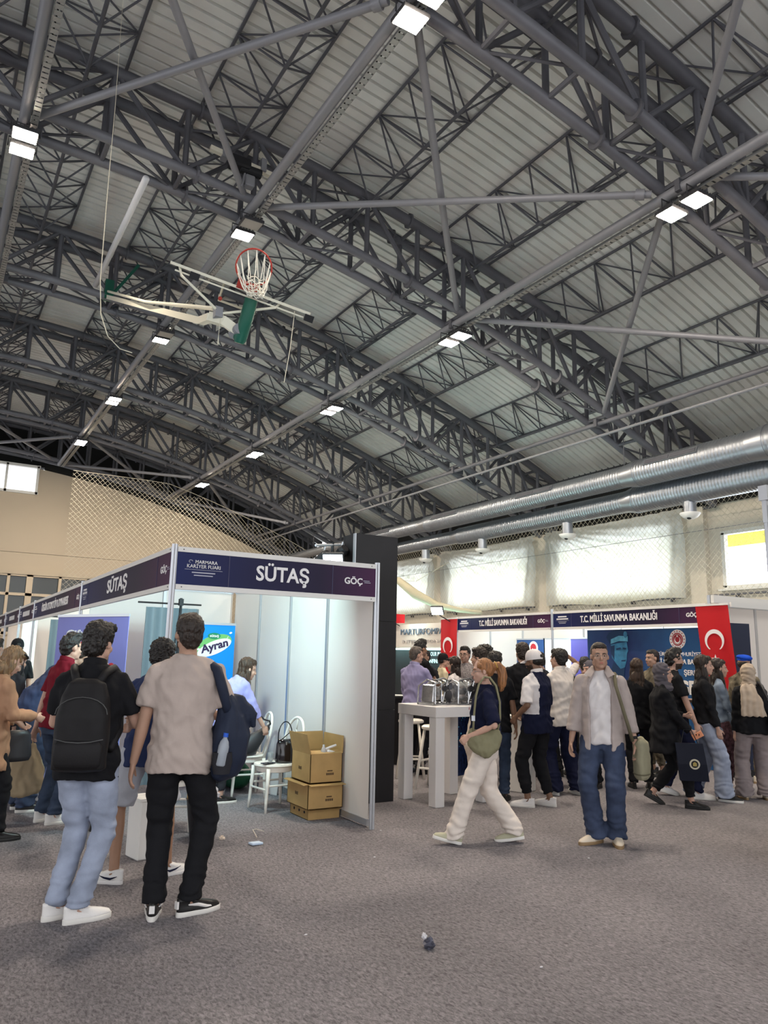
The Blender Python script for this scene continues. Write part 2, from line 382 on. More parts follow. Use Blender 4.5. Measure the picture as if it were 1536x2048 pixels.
# crossed wind bracing tubes
def brace(a, c, lab): tag(part('bracing_tube', STEELL, None, lambda b: (b.tube([a, c], .062, 10), b.tube([V(a).lerp(V(c), .015), V(a).lerp(V(c), .035)], .09, 10)), radians(40)), lab, 'roof tube', 'crossed bracing tubes')
BN = {.8: 'overhead bay', 6.8: 'bay behind top lamps', 30.8: 'farthest bay'}
CN = ['ridge and left lamp row', 'two lamp rows', 'right lamp row and ducts']
for y0 in (.8, 6.8, 30.8):
    for k in range(3):
        xa, xb = ROWS[k], ROWS[k+1]; y1 = y0+6
        e = .012
        brace((xa+.2, y0+.4, zb(xa)-.03+.07), (xb-.2, y1-.4, zb(xb)+.04), 'bracing tube between '+CN[k]+', '+BN[y0]+', going right')
        brace((xb-.2, y0+.4, zb(xb)-.1), (xa+.2, y1-.4, zb(xa)-.1), 'bracing tube between '+CN[k]+', '+BN[y0]+', going left')

# ------------------------------------------------------------------ floodlights
LENS = mat('lit_flood_lens', (1, .93, .82), .4, emit=(1, .87, .70), emit_s=LAMP_E)
LENSOFF = mat('unlit_flood_lens', (.35, .33, .30), .25)
HOUS = mat('flood_housing', (.05, .05, .055), .4, .4)
def flood(X, Y, z, on, lab, tilt=0):
    t = thing('floodlight', lab, 'floodlight', (X, Y, z), 0, 'square floodlights under the trusses')
    part('housing', HOUS, t, lambda b: (b.box((X, Y, z+.03), (.40, .34, .06), bev=.01), [b.box((X-.15+.06*k, Y, z+.08), (.012, .28, .05)) for k in range(6)]))
    part('lens', LENS if on else LENSOFF, t, lambda b: b.box((X, Y, z-.004), (.35, .29, .01)))
    part('bracket', HOUS, t, lambda b: (b.tube([(X-.22, Y, z+.03), (X-.22, Y, z+.2), (X+.22, Y, z+.2), (X+.22, Y, z+.03)], .012, 6), b.tube([(X, Y, z+.2), (X, Y, z+.42)], .02, 6)))
on = {(.45, 12.8): (1, 1), (4.4, 6.8): (1, 1), (4.4, 12.8): (0, 1), (4.4, 18.8): (0, 1)}
RW = {.45: 'ridge row', 4.4: 'left lamp row', 9.35: 'right lamp row'}
DN = {6.8: 'nearest pair', 12.8: 'second pair', 18.8: 'third pair', 24.8: 'fourth pair', 30.8: 'farthest pair'}
for X in (.45, 4.4, 9.35):
    for Y in (6.8, 12.8, 18.8, 24.8, 30.8):
        if X == .45 and Y != 12.8: continue
        st = on.get((X, Y), (1, 1))
        for k, s in enumerate((-1, 1)):
            flood(X+.04, Y+s*.23, zb(X)-(.47 if X > 5 else .42), st[k], ('lit' if st[k] else 'unlit')+' floodlight in the '+RW[X]+', '+DN[Y]+(', the one nearer the camera' if s < 0 else ', the one farther away'))

# ------------------------------------------------------------------ air ducts
def ribbed(b, X, Z, y0, y1, r, r2=None):
    r2 = r2 or r; n = max(2, int((y1-y0)/.085)); pts = []; rs = []
    for i in range(n+1):
        y = y0+(y1-y0)*i/n; rr = r+(r2-r)*i/n
        for dy, dr in ((0, 0), (.012, .009), (.030, .009), (.042, 0)): pts.append((X, y+dy, Z)); rs.append(rr+dr)
    b.tube(pts, rs, 28)
def duct(X, Z, segs, nozz, vents, lab):
    t = thing('air_duct', lab, 'duct', (X, 0, Z), 0, 'silver spiral ducts')
    for (y0, y1, r) in segs: part('duct_section', GALV, t, lambda b: ribbed(b, X, Z, y0, y1, r), radians(50))
    for (a, c) in zip(segs, segs[1:]): part('reducer', GALV, t, lambda b: (b.tube([(X, a[1], Z), (X, a[1]+.06, Z), (X, c[0]-.06, Z), (X, c[0], Z)], [a[2]+.012, a[2]+.012, c[2]+.012, c[2]+.012], 28)), radians(50))
    for y in nozz:
        nz = part('nozzle_collar', GALV, t, lambda b: b.tube([(X, y, Z-.25), (X, y, Z-.58)], .15, 20), radians(50))
        part('round_nozzle', WHITE, nz, lambda b: b.lathe([(.24, 0), (.24, -.02), (.17, -.10), (.10, -.14), (.0, -.14)], (X, y, Z-.58), 24), radians(50))
        part('nozzle_opening', BLACK, nz, lambda b: b.ell((X-.07, y-.02, Z-.70), (.06, .06, .045)))
    for (y, r) in vents:
        a = radians(155); c = (X+cos(a)*(r+.012), y, Z+sin(a)*(r+.012))
        vg = part('vent_grille', GALV, t, lambda b: [b.box((c[0], c[1], c[2]), (.02, 1.5, .17), (0, -a, 0))])
        part('vent_slot', STEELD, vg, lambda b: [b.box((c[0]-.012, c[1]+q*.36, c[2]), (.02, .68, .10), (0, -a, 0)) for q in (-1, 1)])
    part('hanger', STEELD, t, lambda b: [b.tube([(X, y, Z+.2), (X, y, zb(X)+.1)], .012, 5) for y in TR[1:-1]])
    return t
duct(14.7, 6.17, [(2, 8.9, .37), (9.3, 12.3, .33), (12.75, 21.5, .27), (21.9, 27.5, .22), (27.8, 34, .17)], [], [(11.2, .33), (15.9, .27), (20.3, .27), (24.6, .22)], 'upper silver spiral air duct with slot grilles along the right wall')
duct(15.3, 5.68, [(2, 12.9, .335), (13.3, 20.4, .27), (20.8, 27.5, .22), (27.8, 34, .17)], [11.4, 15.45, 19.3, 22.6], [], 'lower silver spiral air duct with round white nozzles along the right wall')
# ================================================================== curtains, nets
CURT = D.materials.new('white_voile'); CURT.use_nodes = True
def voile():
    nt = CURT.node_tree; N = nt.nodes; L = nt.links; N.remove(N['Principled BSDF'])
    d = N.new('ShaderNodeBsdfDiffuse'); t = N.new('ShaderNodeBsdfTranslucent'); d.inputs[0].default_value = (.78, .78, .76, 1); t.inputs[0].default_value = (.62, .63, .60, 1)
    m = N.new('ShaderNodeMixShader'); m.inputs[0].default_value = .62; L.new(d.outputs[0], m.inputs[1]); L.new(t.outputs[0], m.inputs[2]); L.new(m.outputs[0], N['Material Output'].inputs[0])
voile()
def curtain(y0, y1, z0, z1, lab, swag):
    b = MB(); NY, NZ = 130, 44; X = WX-.34; vs = []
    for i in range(NZ+1):
        for j in range(NY+1):
            u, v = j/NY, i/NZ; y = y0+(y1-y0)*u; z = z0+(z1-z0)*v
            a1 = atan2(v-1.02, u-.98)*1.0; a0 = atan2(v-1.02, u-.02); r1 = hypot(u-.98, v-1.02); r0 = hypot(u-.02, v-1.02)
            dx = .035*sin(a1*38)*math.exp(-r1*1.6)+.035*sin(a0*34)*math.exp(-r0*2.2)*swag+.012*sin(u*70+3*v)
            zz = z - (.10*swag*sin(pi*u))*(v**3) + .04*sin(u*9)*(1-v)
            vs.append((X+dx*2.6, y+.02*sin(v*9), zz))
    b.add(vs, [(i*(NY+1)+j, i*(NY+1)+j+1, (i+1)*(NY+1)+j+1, (i+1)*(NY+1)+j) for i in range(NZ) for j in range(NY)])
    tag(b.build('curtain', CURT, None, True), lab, 'curtain', 'white cloths over the high windows')
curtain(13.35, 18.78, 3.32, 5.80, 'broad white cloth curtain over the high window nearest the uncovered one', .25)
curtain(19.35, 24.85, 3.36, 5.80, 'swagged white cloth curtain over the middle high window', 1)
curtain(25.4, 30.9, 3.36, 5.80, 'white cloth curtain over the high window just right of the black pillar', 1)
curtain(31.3, 36.3, 3.36, 5.80, 'farthest white cloth curtain, in the far right corner of the hall', 1)
CORD = mat('net_cord', (.62, .57, .46), .7)
def net(O, A, B_, la, lb, pitch, r, lab, sag=0):
    b = MB(); O, A, B_ = V(O), V(A), V(B_); n = A.cross(B_)
    k = -lb
    for s in (1, -1):
        t0 = -lb if s == 1 else 0; t = t0; end = la if s == 1 else la+lb
        while t < end:
            p = []  # line u = t + s*v, clip to 0..la
            v0, v1 = 0, lb
            if s == 1: v0 = max(v0, -t); v1 = min(v1, la-t)
            else: v0 = max(v0, t-la); v1 = min(v1, t)
            if v1-v0 > .05:
                m = 4
                pts = []
                for q in range(m*3+1):
                    v = v0+(v1-v0)*q/m/3; u = t+s*v
                    if (O+A*u+B_*v).z > zb((O+A*u).x)-.25: continue
                    pts.append(O+A*u+B_*v+n*(sag*sin(pi*u/la)*sin(pi*v/lb)+.05*sin(u*2.1)))
                if len(pts) > 1: b.tube(pts, r, 3, False)
            t += pitch
    b.tube([V((p.x, p.y, min(p.z, zb(p.x)-.25))) for p in [O+A*la*q/12+B_*lb for q in range(13)]], .012, 6)
    tag(b.build('safety_net', CORD), lab, 'net')
net((16.9, 5.5, 2.75), (0, 1, 0), (0, 0, 1), 25, 3.1, .17, .0045, 'fine white ball-stop net hanging in front of the high right-hand windows')
net((4.6, 33.2, 3.0), (1, 0, 0), (0, 0, 1), 12.2, 6.0, .21, .0065, 'fine ball-stop net hanging before the far beige wall', .3)
tag(part('wire', STEEL, None, lambda b: b.tube([(17.0, 5.5, 5.0), (17.0, 31, 4.93)], .008, 4)), 'thin steel wire strung across the curtained windows', 'wire')
b = MB(); pts = [(11.2, 17.9, 3.7), (11.2, 17.0, 3.25), (11.2, 16.0, 2.92), (11.2, 15.0, 2.75), (11.2, 14.2, 2.66)]
b.tube(pts, [.10, .13, .09, .06, .05], 8); b.tube([(11.2, 17.9, 3.7), (11.2, 17.0, 3.6), (11.2, 15.5, 3.98)], .006, 4)
tag(b.build('gathered_net', mat('net_bundle', (.36, .33, .24), .9, bump=.8, bump_s=40), None, True), 'bunched khaki netting sagging right of the black pillar', 'net')
def pipe(b):
    for y0, y1 in ((7.4, 12.75), (13.6, 18.7), (19.6, 24.7), (25.5, 30.6)):
        b.tube([(WX-.12, y0, 3.36), (WX-.12, y1, 3.36)], .03, 8)
        for q in range(4): b.box((WX-.08, y0+.4+q*1.4, 3.32), (.12, .05, .12))
PG = ['right of the pilaster by the uncovered window', 'under the broad white curtain', 'under the middle swagged curtain', 'farthest, right of the black pillar']
for k, (y0, y1) in enumerate(((7.4, 12.75), (13.6, 18.7), (19.6, 24.7), (25.5, 30.6))):
    t = thing('wall_pipe', 'thin dark pipe on the right wall, '+PG[k], 'pipe', (WX-.12, (y0+y1)/2, 3.36), 0, 'pipes on the right wall')
    part('pipe', STEEL, t, lambda b: b.tube([(WX-.12, y0, 3.36), (WX-.12, y1, 3.36)], .03, 8))
    for q in range(4): part('bracket', STEELD, t, lambda b: b.box((WX-.07, y0+.4+q*1.4, 3.32), (.14, .05, .12)))

# ================================================================== basketball goal
GW = mat('cream_enamel', (.70, .66, .54), .4); RED = mat('red_enamel', (.35, .03, .02), .4); GREENP = mat('green_padding', (.01, .09, .06), .45)
A = V((2.22, 8.86, 6.37)); B_ = V((3.77, 8.50, 6.02)); dv = V((.29, .85, .45)).normalized(); ab = (B_-A).normalized(); nb = ab.cross(dv).normalized()
if nb.z < 0: nb = -nb
G = thing('basketball_goal', 'ceiling-hung folding basketball hoop with green padding and white net', 'basketball hoop', (3.0, 8.8, 5.5))
Mx = Matrix((ab, dv, nb)).transposed()
mid = (A+B_)/2
bd = part('backboard', mat('backboard_face', (.60, .62, .60), .15, spec=.5), G, lambda b: b.box(mid+dv*.52, (1.78, 1.02, .012), Mx))
part('frame_rail', GW, G, lambda b: (b.box(mid, (1.82, .05, .035), Mx), b.box(mid+dv*1.04, (1.82, .05, .035), Mx), [b.box(mid+ab*s*.9+dv*.52, (.05, 1.05, .035), Mx) for s in (-1, 1)]))
part('frame_rail', GW, G, lambda b: b.box(mid-nb*.07+dv*.02, (1.7, .03, .02), Mx))
for s in (-1, 1): part('corner_block', BLACK, G, lambda b: b.box(mid+ab*s*(.60 if s < 0 else .92)-nb*.06, (.12, .07, .09), Mx))
rc = mid+ab*.06+nb*.30-dv*.03
part('ring_bracket', RED, G, lambda b: (b.box(mid+ab*.06+nb*.05, (.28, .05, .12), Mx), b.tube([mid-ab*.06+nb*.03, rc-ab*.13-nb*.19], .012, 6), b.tube([mid+ab*.18+nb*.03, rc+ab*.13-nb*.19], .012, 6)))
ring = [rc+ab*.225*cos(2*pi*k/32)+nb*.225*sin(2*pi*k/32) for k in range(32)]
hp = part('hoop_ring', RED, G, lambda b: b.tube(ring, .011, 8, closed=True), True)
def hoopnet(b):
    for k in range(12):
        an = 2*pi*k/12+.13; p = rc+ab*.22*cos(an)+nb*.22*sin(an); hang = .30 + .10*sin(an)
        e = V((rc.x+.04+.08*cos(an), rc.y+.05*sin(an), rc.z-.34-.05*cos(3*an)))
        pts = []
        for q in range(9):
            u = q/8; w = p.lerp(e, u**.8); w.z -= .09*sin(pi*u); w += ab*.02*sin(q*2.4+k)*u; pts.append(w)
        b.tube(pts, .0065, 4)
        p2 = rc+ab*.22*cos(an+.52)+nb*.22*sin(an+.52); e2 = e+V((.05*sin(k), 0, .03*cos(k*2)))
        b.tube([p2.lerp(e2, u/6)-V((0, 0, .07*sin(pi*u/6))) for u in range(7)], .0055, 4)
    for z in (.16, .22, .28, .33, .37):
        b.tube([V((rc.x+.05+(.17-z*.22)*cos(2*pi*k/14), rc.y+.05*sin(2*pi*k/14), rc.z-z+.025*sin(k*2.3+z*30))) for k in range(14)], .0055, 4, closed=True)
part('hoop_net', mat('white_cord', (.75, .72, .64), .8), G, hoopnet)
part('green_pad', GREENP, G, lambda b: b.tube([(3.14, 8.72, 6.10), (3.12, 8.80, 5.88), (3.09, 8.93, 5.62), (3.085, 8.95, 5.57)], [.085, .088, .088, .06], 16), radians(50))
part('mast', GW, G, lambda b: (b.tube([(2.95, 18.4, 10.15), (2.76, 9.6, 6.05), (2.74, 9.1, 5.90)], .07, 4), b.tube([(2.74, 9.15, 5.92), (2.9, 9.0, 5.84), (3.05, 8.93, 5.72)], .085, 4)))
part('mast_brace', GW, G, lambda b: b.tube([(2.93, 18.5, 10.35), (2.70, 12.9, 7.68), (2.80, 9.2, 6.08)], .03, 8))
part('pivot_joint', STEELL, G, lambda b: (b.lathe([(.07, -.11), (.07, .11)], (3.04, 8.94, 5.72), 14, Euler((pi/2, 0, 0)).to_matrix()), b.box((2.80, 9.0, 5.94), (.10, .10, .14))))
J = V((2.83, 8.98, 5.93))
part('strut', GW, G, lambda b: b.tube([A+dv*.05, V((2.26, 8.87, 6.25)), J], .017, 8)); part('strut', GW, G, lambda b: b.tube([B_-ab*.30+dv*.05, V((3.44, 8.62, 6.03)), J], .017, 8))
part('inner_frame', GW, G, lambda b: b.tube([mid+ab*-.25+dv*.9, mid+ab*-.25-nb*.25+dv*.6, mid+ab*.15-nb*.25+dv*.6, mid+ab*.15+dv*.9], .018, 6))
part('pulley', RED, G, lambda b: b.ell((2.80, 8.95, 6.12), .028))
part('pull_cord', CORD, G, lambda b: b.tube([(2.83, 8.98, 5.9), (2.82, 8.98, 5.62), (2.82, 8.98, 5.50)], [.004, .004, .012], 5))
part('hanger_frame', GREENP, G, lambda b: (b.box((2.95, 18.45, 10.35), (.2, .2, .5)), b.tube([(2.95, 18.4, 10.1), (3.6, 18.4, 11.2)], .04, 6)))
tag(part('white_pole', mat('white_pole', (.62, .62, .64), .35), None, lambda b: b.tube([(2.46, 12.6, 9.85), (2.60, 18.2, 10.28)], .06, 12), True), 'white tube slanting between two trusses above the basketball hoop', 'pole')
t = thing('ceiling_winch', 'cream beam with black winch motor hung from the truss above the hoop', 'winch', (4.1, 12.2, 10.6))
part('beam', GW, t, lambda b: b.box((4.15, 12.3, 10.62), (1.35, .09, .09), (0, .09, 0)))
part('motor', BLACK, t, lambda b: (b.box((3.98, 12.1, 10.42), (.38, .28, .20), bev=.03), b.lathe([(.09, -.2), (.09, .2)], (4.2, 12.1, 10.36), 14, Euler((0, pi/2, 0)).to_matrix())))
part('gearbox', STEELL, t, lambda b: (b.box((4.2, 12.15, 10.16), (.18, .18, .22), bev=.02), b.tube([(4.1, 12.1, 10.3), (4.05, 12.1, 10.0)], .02, 6)))
part('clamp', STEELL, t, lambda b: [b.box((x, 12.3, 10.68), (.10, .18, .26)) for x in (3.75, 4.5)])
tag(part('loose_cable', CORD, None, lambda b: b.tube([(1.5, 10.6, 11.35), (1.54, 10.6, 9.5), (1.55, 10.6, 8.0), (1.56, 10.6, 7.4), (1.57, 10.6, 6.75), (1.62, 10.6, 6.25), (1.73, 10.55, 5.93), (1.9, 10.5, 5.76), (2.07, 10.5, 5.74)], [.003, .004]+[.007]*7, 5)), 'loose cable dangling in a curve left of the basketball hoop', 'cable')
part('hanging_cord', CORD, G, lambda b: b.tube([(3.68, 8.55, 6.02), (3.66, 8.6, 5.5), (3.62, 8.65, 5.05)], .005, 5))

# ================================================================== fair booths
NAVY = [(0, (.005, .012, .085)), (.35, (.006, .006, .045)), (.7, (.011, .005, .028)), (1, (.055, .010, .052))]
TXT = mat('white_print', (.80, .78, .78), .5); TXTD = mat('grey_print', (.42, .42, .50), .5)
LINE = mat('panel_seam', (.06, .06, .12), .5)
def logo_goc(p, O, X, Z, s):
    text_obj('event_logo', 'GÖÇ', TXT, p, O, X, Z, .062*s, width=.20*s, bold=.035, th=.003)
    X_, Z_ = V(X).normalized(), V(Z)
    part('logo_tail', TXTD, p, lambda b: [b.poly([(0, 0), (.07*s, 0), (.07*s, .006*s), (0, .006*s)], .003, V(O)+X_*(.11+.012*k)*s+Z_*(.008-.016*k)*s, X, Z) for k in range(2)])
def logo_mar(p, O, X, Z, s, small=False):
    X_, Z_ = V(X).normalized(), V(Z); O = V(O)
    if not small:
        text_obj('event_name', 'MARMARA', TXT, p, O+X_*.02*s+Z_*.058*s, X, Z, .030*s, width=.20*s, bold=.006, th=.003)
        text_obj('event_name', 'KARİYER FUARI', TXT, p, O+Z_*.018*s, X, Z, .032*s, width=.30*s, th=.003)
        part('swirl_mark', TXTD, p, lambda b: b.tube([O+X_*(-.12+.016*cos(a))*s+Z_*(.06+.012*sin(a))*s-X_.cross(Z_)*-.003 for a in [k*.5 for k in range(10)]], .003*s, 4))
    else:
        part('event_name', TXT, p, lambda b: [b.poly([(-w/2, 0), (w/2, 0), (w/2, .022*s), (-w/2, .022*s)], .003, O+Z_*z*s, X, Z) for w, z in ((.22*s, .05), (.30*s, .008))])
    part('small_print', TXTD, p, lambda b: [b.poly([(-w/2, 0), (w/2, 0), (w/2, h), (-w/2, h)], .003, O+Z_*z*s, X, Z) for w, z, h in ((.34*s, -.012, .003*s), (.21*s, -.040, .010*s), (.17*s, -.064, .009*s))])
def fascia(name_lab, P0, P1, zt_, zb_, m, text, tw, th_, logos=True, small=False, goc=True, tcx=.5):
    "header board between two posts; P0 is its left end as read"
    P0, P1 = V(P0), V(P1); X = (P1-P0).normalized(); L_ = (P1-P0).length; Z = V((0, 0, 1)); Nn = X.cross(Z)
    t = thing('fascia_board', name_lab, 'booth header', P0, 0)
    rot = Matrix((X, -Nn, Z)).transposed(); c = (P0+P1)/2; H_ = zt_-zb_
    part('top_rail', WHITE, t, lambda b: b.box(V((c.x, c.y, zt_-.022)), (L_, .035, .044), rot))
    part('bottom_rail', WHITE, t, lambda b: b.box(V((c.x, c.y, zb_+.022)), (L_, .035, .044), rot))
    part('printed_panel', m, t, lambda b: b.box(V((c.x, c.y, (zt_+zb_)/2)), (L_, .018, H_-.088), rot))
    zc = (zt_+zb_)/2; F = lambda u, z: V((P0.x+X.x*u, P0.y+X.y*u, z))+Nn*.0105
    if text: text_obj('lettering', text, TXT, t, F(L_*tcx, zc), X, Z, th_, width=tw, bold=.032, th=.004)
    if logos:
        logo_mar(t, F(min(.24, L_*.12), zc+.005), X, Z, 1 if L_ < 2.5 else 1.0, small)
        if goc: logo_goc(t, F(L_-.25, zc), X, Z, 1.0)
        part('panel_seam', LINE, t, lambda b: [b.box(F(u, zc), (.006, .004, H_-.09), rot) for u in (.47, L_-.48)])
    part('screw', STEELD, t, lambda b: [b.ell(F(u, z)+Nn*.008, .006, 6, 4) for u in (.05, L_-.05) for z in (zt_-.022, zb_+.022)])
    return t
def post(x, y, h=2.5, lab='', z0=0):
    def f(b):
        for k in range(8):
            a = 2*pi*k/8+pi/8; a2 = a+pi/4
        n = 16; ring = [((.026 if k % 2 else .019)*cos(2*pi*k/n), (.026 if k % 2 else .019)*sin(2*pi*k/n)) for k in range(n)]
        b.loft([[V((x+p, y+q, z)) for p, q in ring] for z in (z0, h)])
    return tag(part('booth_post', ALU, None, f), lab, 'booth post', 'aluminium booth posts')
def wallrun(x0, y0, x1, y1, lab, n, h=2.5, parent=None, foot=True):
    A_, B2 = V((x0, y0, 0)), V((x1, y1, 0)); X = (B2-A_).normalized(); L_ = (B2-A_).length; rot = Matrix((X, V((0, 0, 1)).cross(X), V((0, 0, 1)))).transposed()
    t = thing('partition_wall', lab, 'booth wall', (x0, y0, 0), 0, 'white booth walls')
    for k in range(n):
        c = A_+X*L_*(k+.5)/n
        part('wall_panel', PANELW, t, lambda b: b.box(V((c.x, c.y, h/2+.02)), (L_/n-.05, .006, h-.10), rot))
        part('rail', ALU, t, lambda b: (b.box(V((c.x, c.y, h-.03)), (L_/n-.05, .03, .05), rot), b.box(V((c.x, c.y, .045)), (L_/n-.05, .03, .06), rot)))
        if k: 
            p = A_+X*L_*k/n
            part('upright', ALU, t, lambda b: b.box(V((p.x, p.y, h/2)), (.04, .04, h), rot))
    return t
GR1 = gradmat('navy_to_purple_front', NAVY, 0, 0, 1.99); GR2 = gradmat('navy_to_purple_side', NAVY, 1, 0, -4.4)
GRS = {L_: gradmat('navy_to_purple_%d' % int(L_*100), NAVY, 1, 0, -L_) for L_ in (4.36, 5.06, 2.56, 3.26, 3.0, 2.92, 3.2)}
BX, BY = 1.78, 6.5
post(BX, BY, 2.52, 'ridged aluminium corner post of the dairy booth, behind the beige T-shirt man'); post(3.82, BY, 2.52, 'aluminium post at the right front edge of the dairy booth')
fascia('navy and purple header board over the front of the dairy booth', (1.805, BY, 0), (3.795, BY, 0), 2.5, 2.13, GR1, 'SÜTAŞ', .53, .135)
ys = [6.5, 10.9, 16.0, 18.6, 21.9, 25.2]
LABS = ['dark header board over the aisle side of the dairy booth', 'dark header board of the second booth along the left aisle', 'dark header board of the third booth along the left aisle', 'dark header board of the fourth booth along the left aisle', 'dark header board of the fifth booth along the left aisle']
TXS = [('SÜTAŞ', 1.0, .15), ('ÖZGÜR OTOMOTİV & DYNARESS', 2.9, .12), (None, 0, 0), (None, 0, 0), (None, 0, 0)]
for k in range(5):
    L_ = ys[k+1]-ys[k]-.04; m = GRS[min(GRS, key=lambda q: abs(q-L_))]
    t = fascia(LABS[k], (BX, ys[k+1]-.02, 0), (BX, ys[k]+.02, 0), 2.5, 2.13, m, TXS[k][0], TXS[k][1], TXS[k][2], small=k > 0)
    if not TXS[k][0]: part('lettering', TXT, t, lambda b: [b.poly([(-.04, -.05), (.03, -.05), (.03, .05), (-.04, .05)], .003, V((BX-.012, (ys[k]+ys[k+1])/2+.55-q*.11, 2.315)), (0, -1, 0), (0, 0, 1)) for q in range(11)])
    post(BX, ys[k+1], 2.52, 'aluminium post on the left aisle, '+['first', 'second', 'third', 'fourth', 'fifth'][k]+' behind the dairy booth corner')
wallrun(3.82, 6.55, 3.82, 10.55, 'white panel side wall of the dairy booth, behind the cardboard boxes', 4)
wallrun(1.82, 10.6, 3.80, 10.6, 'white back wall of the dairy booth, behind the blue banner', 2)
wallrun(3.82, 10.65, 3.82, 25.2, 'long white back wall of the booths beyond the dairy booth', 14)
for k, y in enumerate(ys[2:5]): wallrun(1.83, y, 3.78, y, 'white dividing wall of the left booths, '+['nearest', 'middle', 'farthest'][k], 2)
# black panel column
t = thing('black_panel_column', 'tall black free-standing panel column right of the dairy booth', 'panel column', (4.45, 7.6, 0))
part('front_panel', BLACKP, t, lambda b: [b.box((4.455, 7.62, .5+k*1.0), (.565, .05, .997)) for k in range(3)])
part('side_edge', ALU, t, lambda b: b.box((4.168, 7.625, 1.5), (.012, .055, 3.0)))
part('back_panel', BLACKP, t, lambda b: b.box((4.455, 7.9, 1.5), (.565, .03, 3.0)))
part('side_panel', BLACKP, t, lambda b: [b.box((x, 7.77, 1.5), (.03, .25, 3.0)) for x in (4.19, 4.725)])
# black screen wall at the right edge
t = thing('black_screen_wall', 'tall black panel with pale frame cut off by the right edge', 'panel', (6.5, 3.8, 0))
part('screen_panel', BLACKP, t, lambda b: b.box((6.67, 3.8, 1.50), (1.1, .06, 2.9)))
part('frame', ALU, t, lambda b: (b.box((6.115, 3.8, 1.55), (.03, .03, 3.1)), b.box((6.65, 3.8, 3.06), (1.13, .08, .13)), b.box((6.11, 3.8, 2.9), (.03, .04, .2))))

# right booths
TX = 10.2
fascia('navy header board of the left ministry booth', (TX, 13.75, 0), (TX, 10.80, 0), 2.5, 2.16, GRS[2.92], 'T.C. MİLLİ SAVUNMA BAKANLIĞI', 1.52, .115, small=True, tcx=.52)
fascia('navy header board of the right ministry booth, behind the big flag', (TX, 10.72, 0), (TX, 7.42, 0), 2.5, 2.16, GRS[3.26], 'T.C. MİLLİ SAVUNMA BAKANLIĞI', 1.70, .115, small=True, tcx=.47)
post(TX, 10.76, 2.55, 'aluminium post between the two ministry header boards'); post(TX, 7.36, 2.62, 'aluminium post above the big red flag'); post(TX, 13.8, 2.5, 'aluminium post beside the small red flag')
wallrun(13.2, 14.0, 13.2, 7.3, 'white back wall of the ministry booths', 6); wallrun(10.25, 7.3, 13.2, 7.3, 'white end wall of the ministry booths at the right edge', 3)
wallrun(10.25, 13.9, 13.2, 13.9, 'white dividing wall left of the ministry booths', 3)
b = MB(); b.box((11.7, 7.3, 2.56), (3.0, .05, .12)); b.box((11.7, 7.0, 2.46), (3.0, .03, .07)); tag(b.build('booth_beam', WHITE), 'white beam running back from the post above the big red flag', 'beam')
FR = mat('flag_red', (.50, .006, .012), .6); 
def flag(y0, y1, z0, z1, x, lab, sway):
    t = thing('national_flag', lab, 'flag', (x, (y0+y1)/2, z1), 0, 'red flags with crescent and star')
    NY, NZ = 14, 20; vs = []
    f = lambda u, v: V((x+.02*sin(u*9+v*2)*(1-v), y0+(y1-y0)*u+sway*(1-v), z0+(z1-z0)*v))
    b = MB(); b.add([f(j/NY, i/NZ) for i in range(NZ+1) for j in range(NY+1)], [(i*(NY+1)+j, i*(NY+1)+j+1, (i+1)*(NY+1)+j+1, (i+1)*(NY+1)+j) for i in range(NZ) for j in range(NY)])
    b.build('cloth', FR, t, True)
    w = abs(y1-y0); cy = (y0+y1)/2+sway*.4; cz = z1-w*.95; X, Z = (0, -1, 0), (0, 0, 1); R_ = w*.29
    pts = []
    for k in range(41):
        a = radians(-55+290*k/40); pts.append((R_*cos(a), R_*sin(a)))
    for k in range(41):
        a = radians(235-290*k/40); 
        pts.append((R_*.80*cos(a)*.98, R_*.80*sin(a)*.98-R_*.16))
    part('crescent', TXT, t, lambda b: b.poly(pts, .003, (x-.026, cy, cz), X, Z))
    st = [((.13 if k % 2 == 0 else .05)*w*cos(pi/2+k*pi/5), (.13 if k % 2 == 0 else .05)*w*sin(pi/2+k*pi/5)) for k in range(10)]
    part('star', TXT, t, lambda b: b.poly(st, .003, (x-.026, cy, cz-w*.50), X, Z))
    part('top_bar', WHITE, t, lambda b: b.box((x, (y0+y1)/2, z1), (.02, w+.02, .03)))
flag(7.58, 7.02, 1.15, 2.47, 10.165, 'large red flag with white crescent and star at the right, before the soldier poster', -.10)
flag(14.35, 13.72, 1.25, 2.47, 10.16, 'smaller red flag with crescent and star beside the white-lettered booth', .03)
# dark pull-up banner behind the flag
t = thing('navy_banner', 'blank dark navy pull-up banner behind the big red flag', 'banner', (10.6, 7.1, 0))
part('print', mat('navy_print', (.012, .018, .045), .5), t, lambda b: b.box((10.46, 7.12, 1.13), (.55, .012, 2.14), (0, 0, -.15))); part('base', BLACK, t, lambda b: b.box((10.46, 7.12, .04), (.6, .2, .08), (0, 0, -.15)))
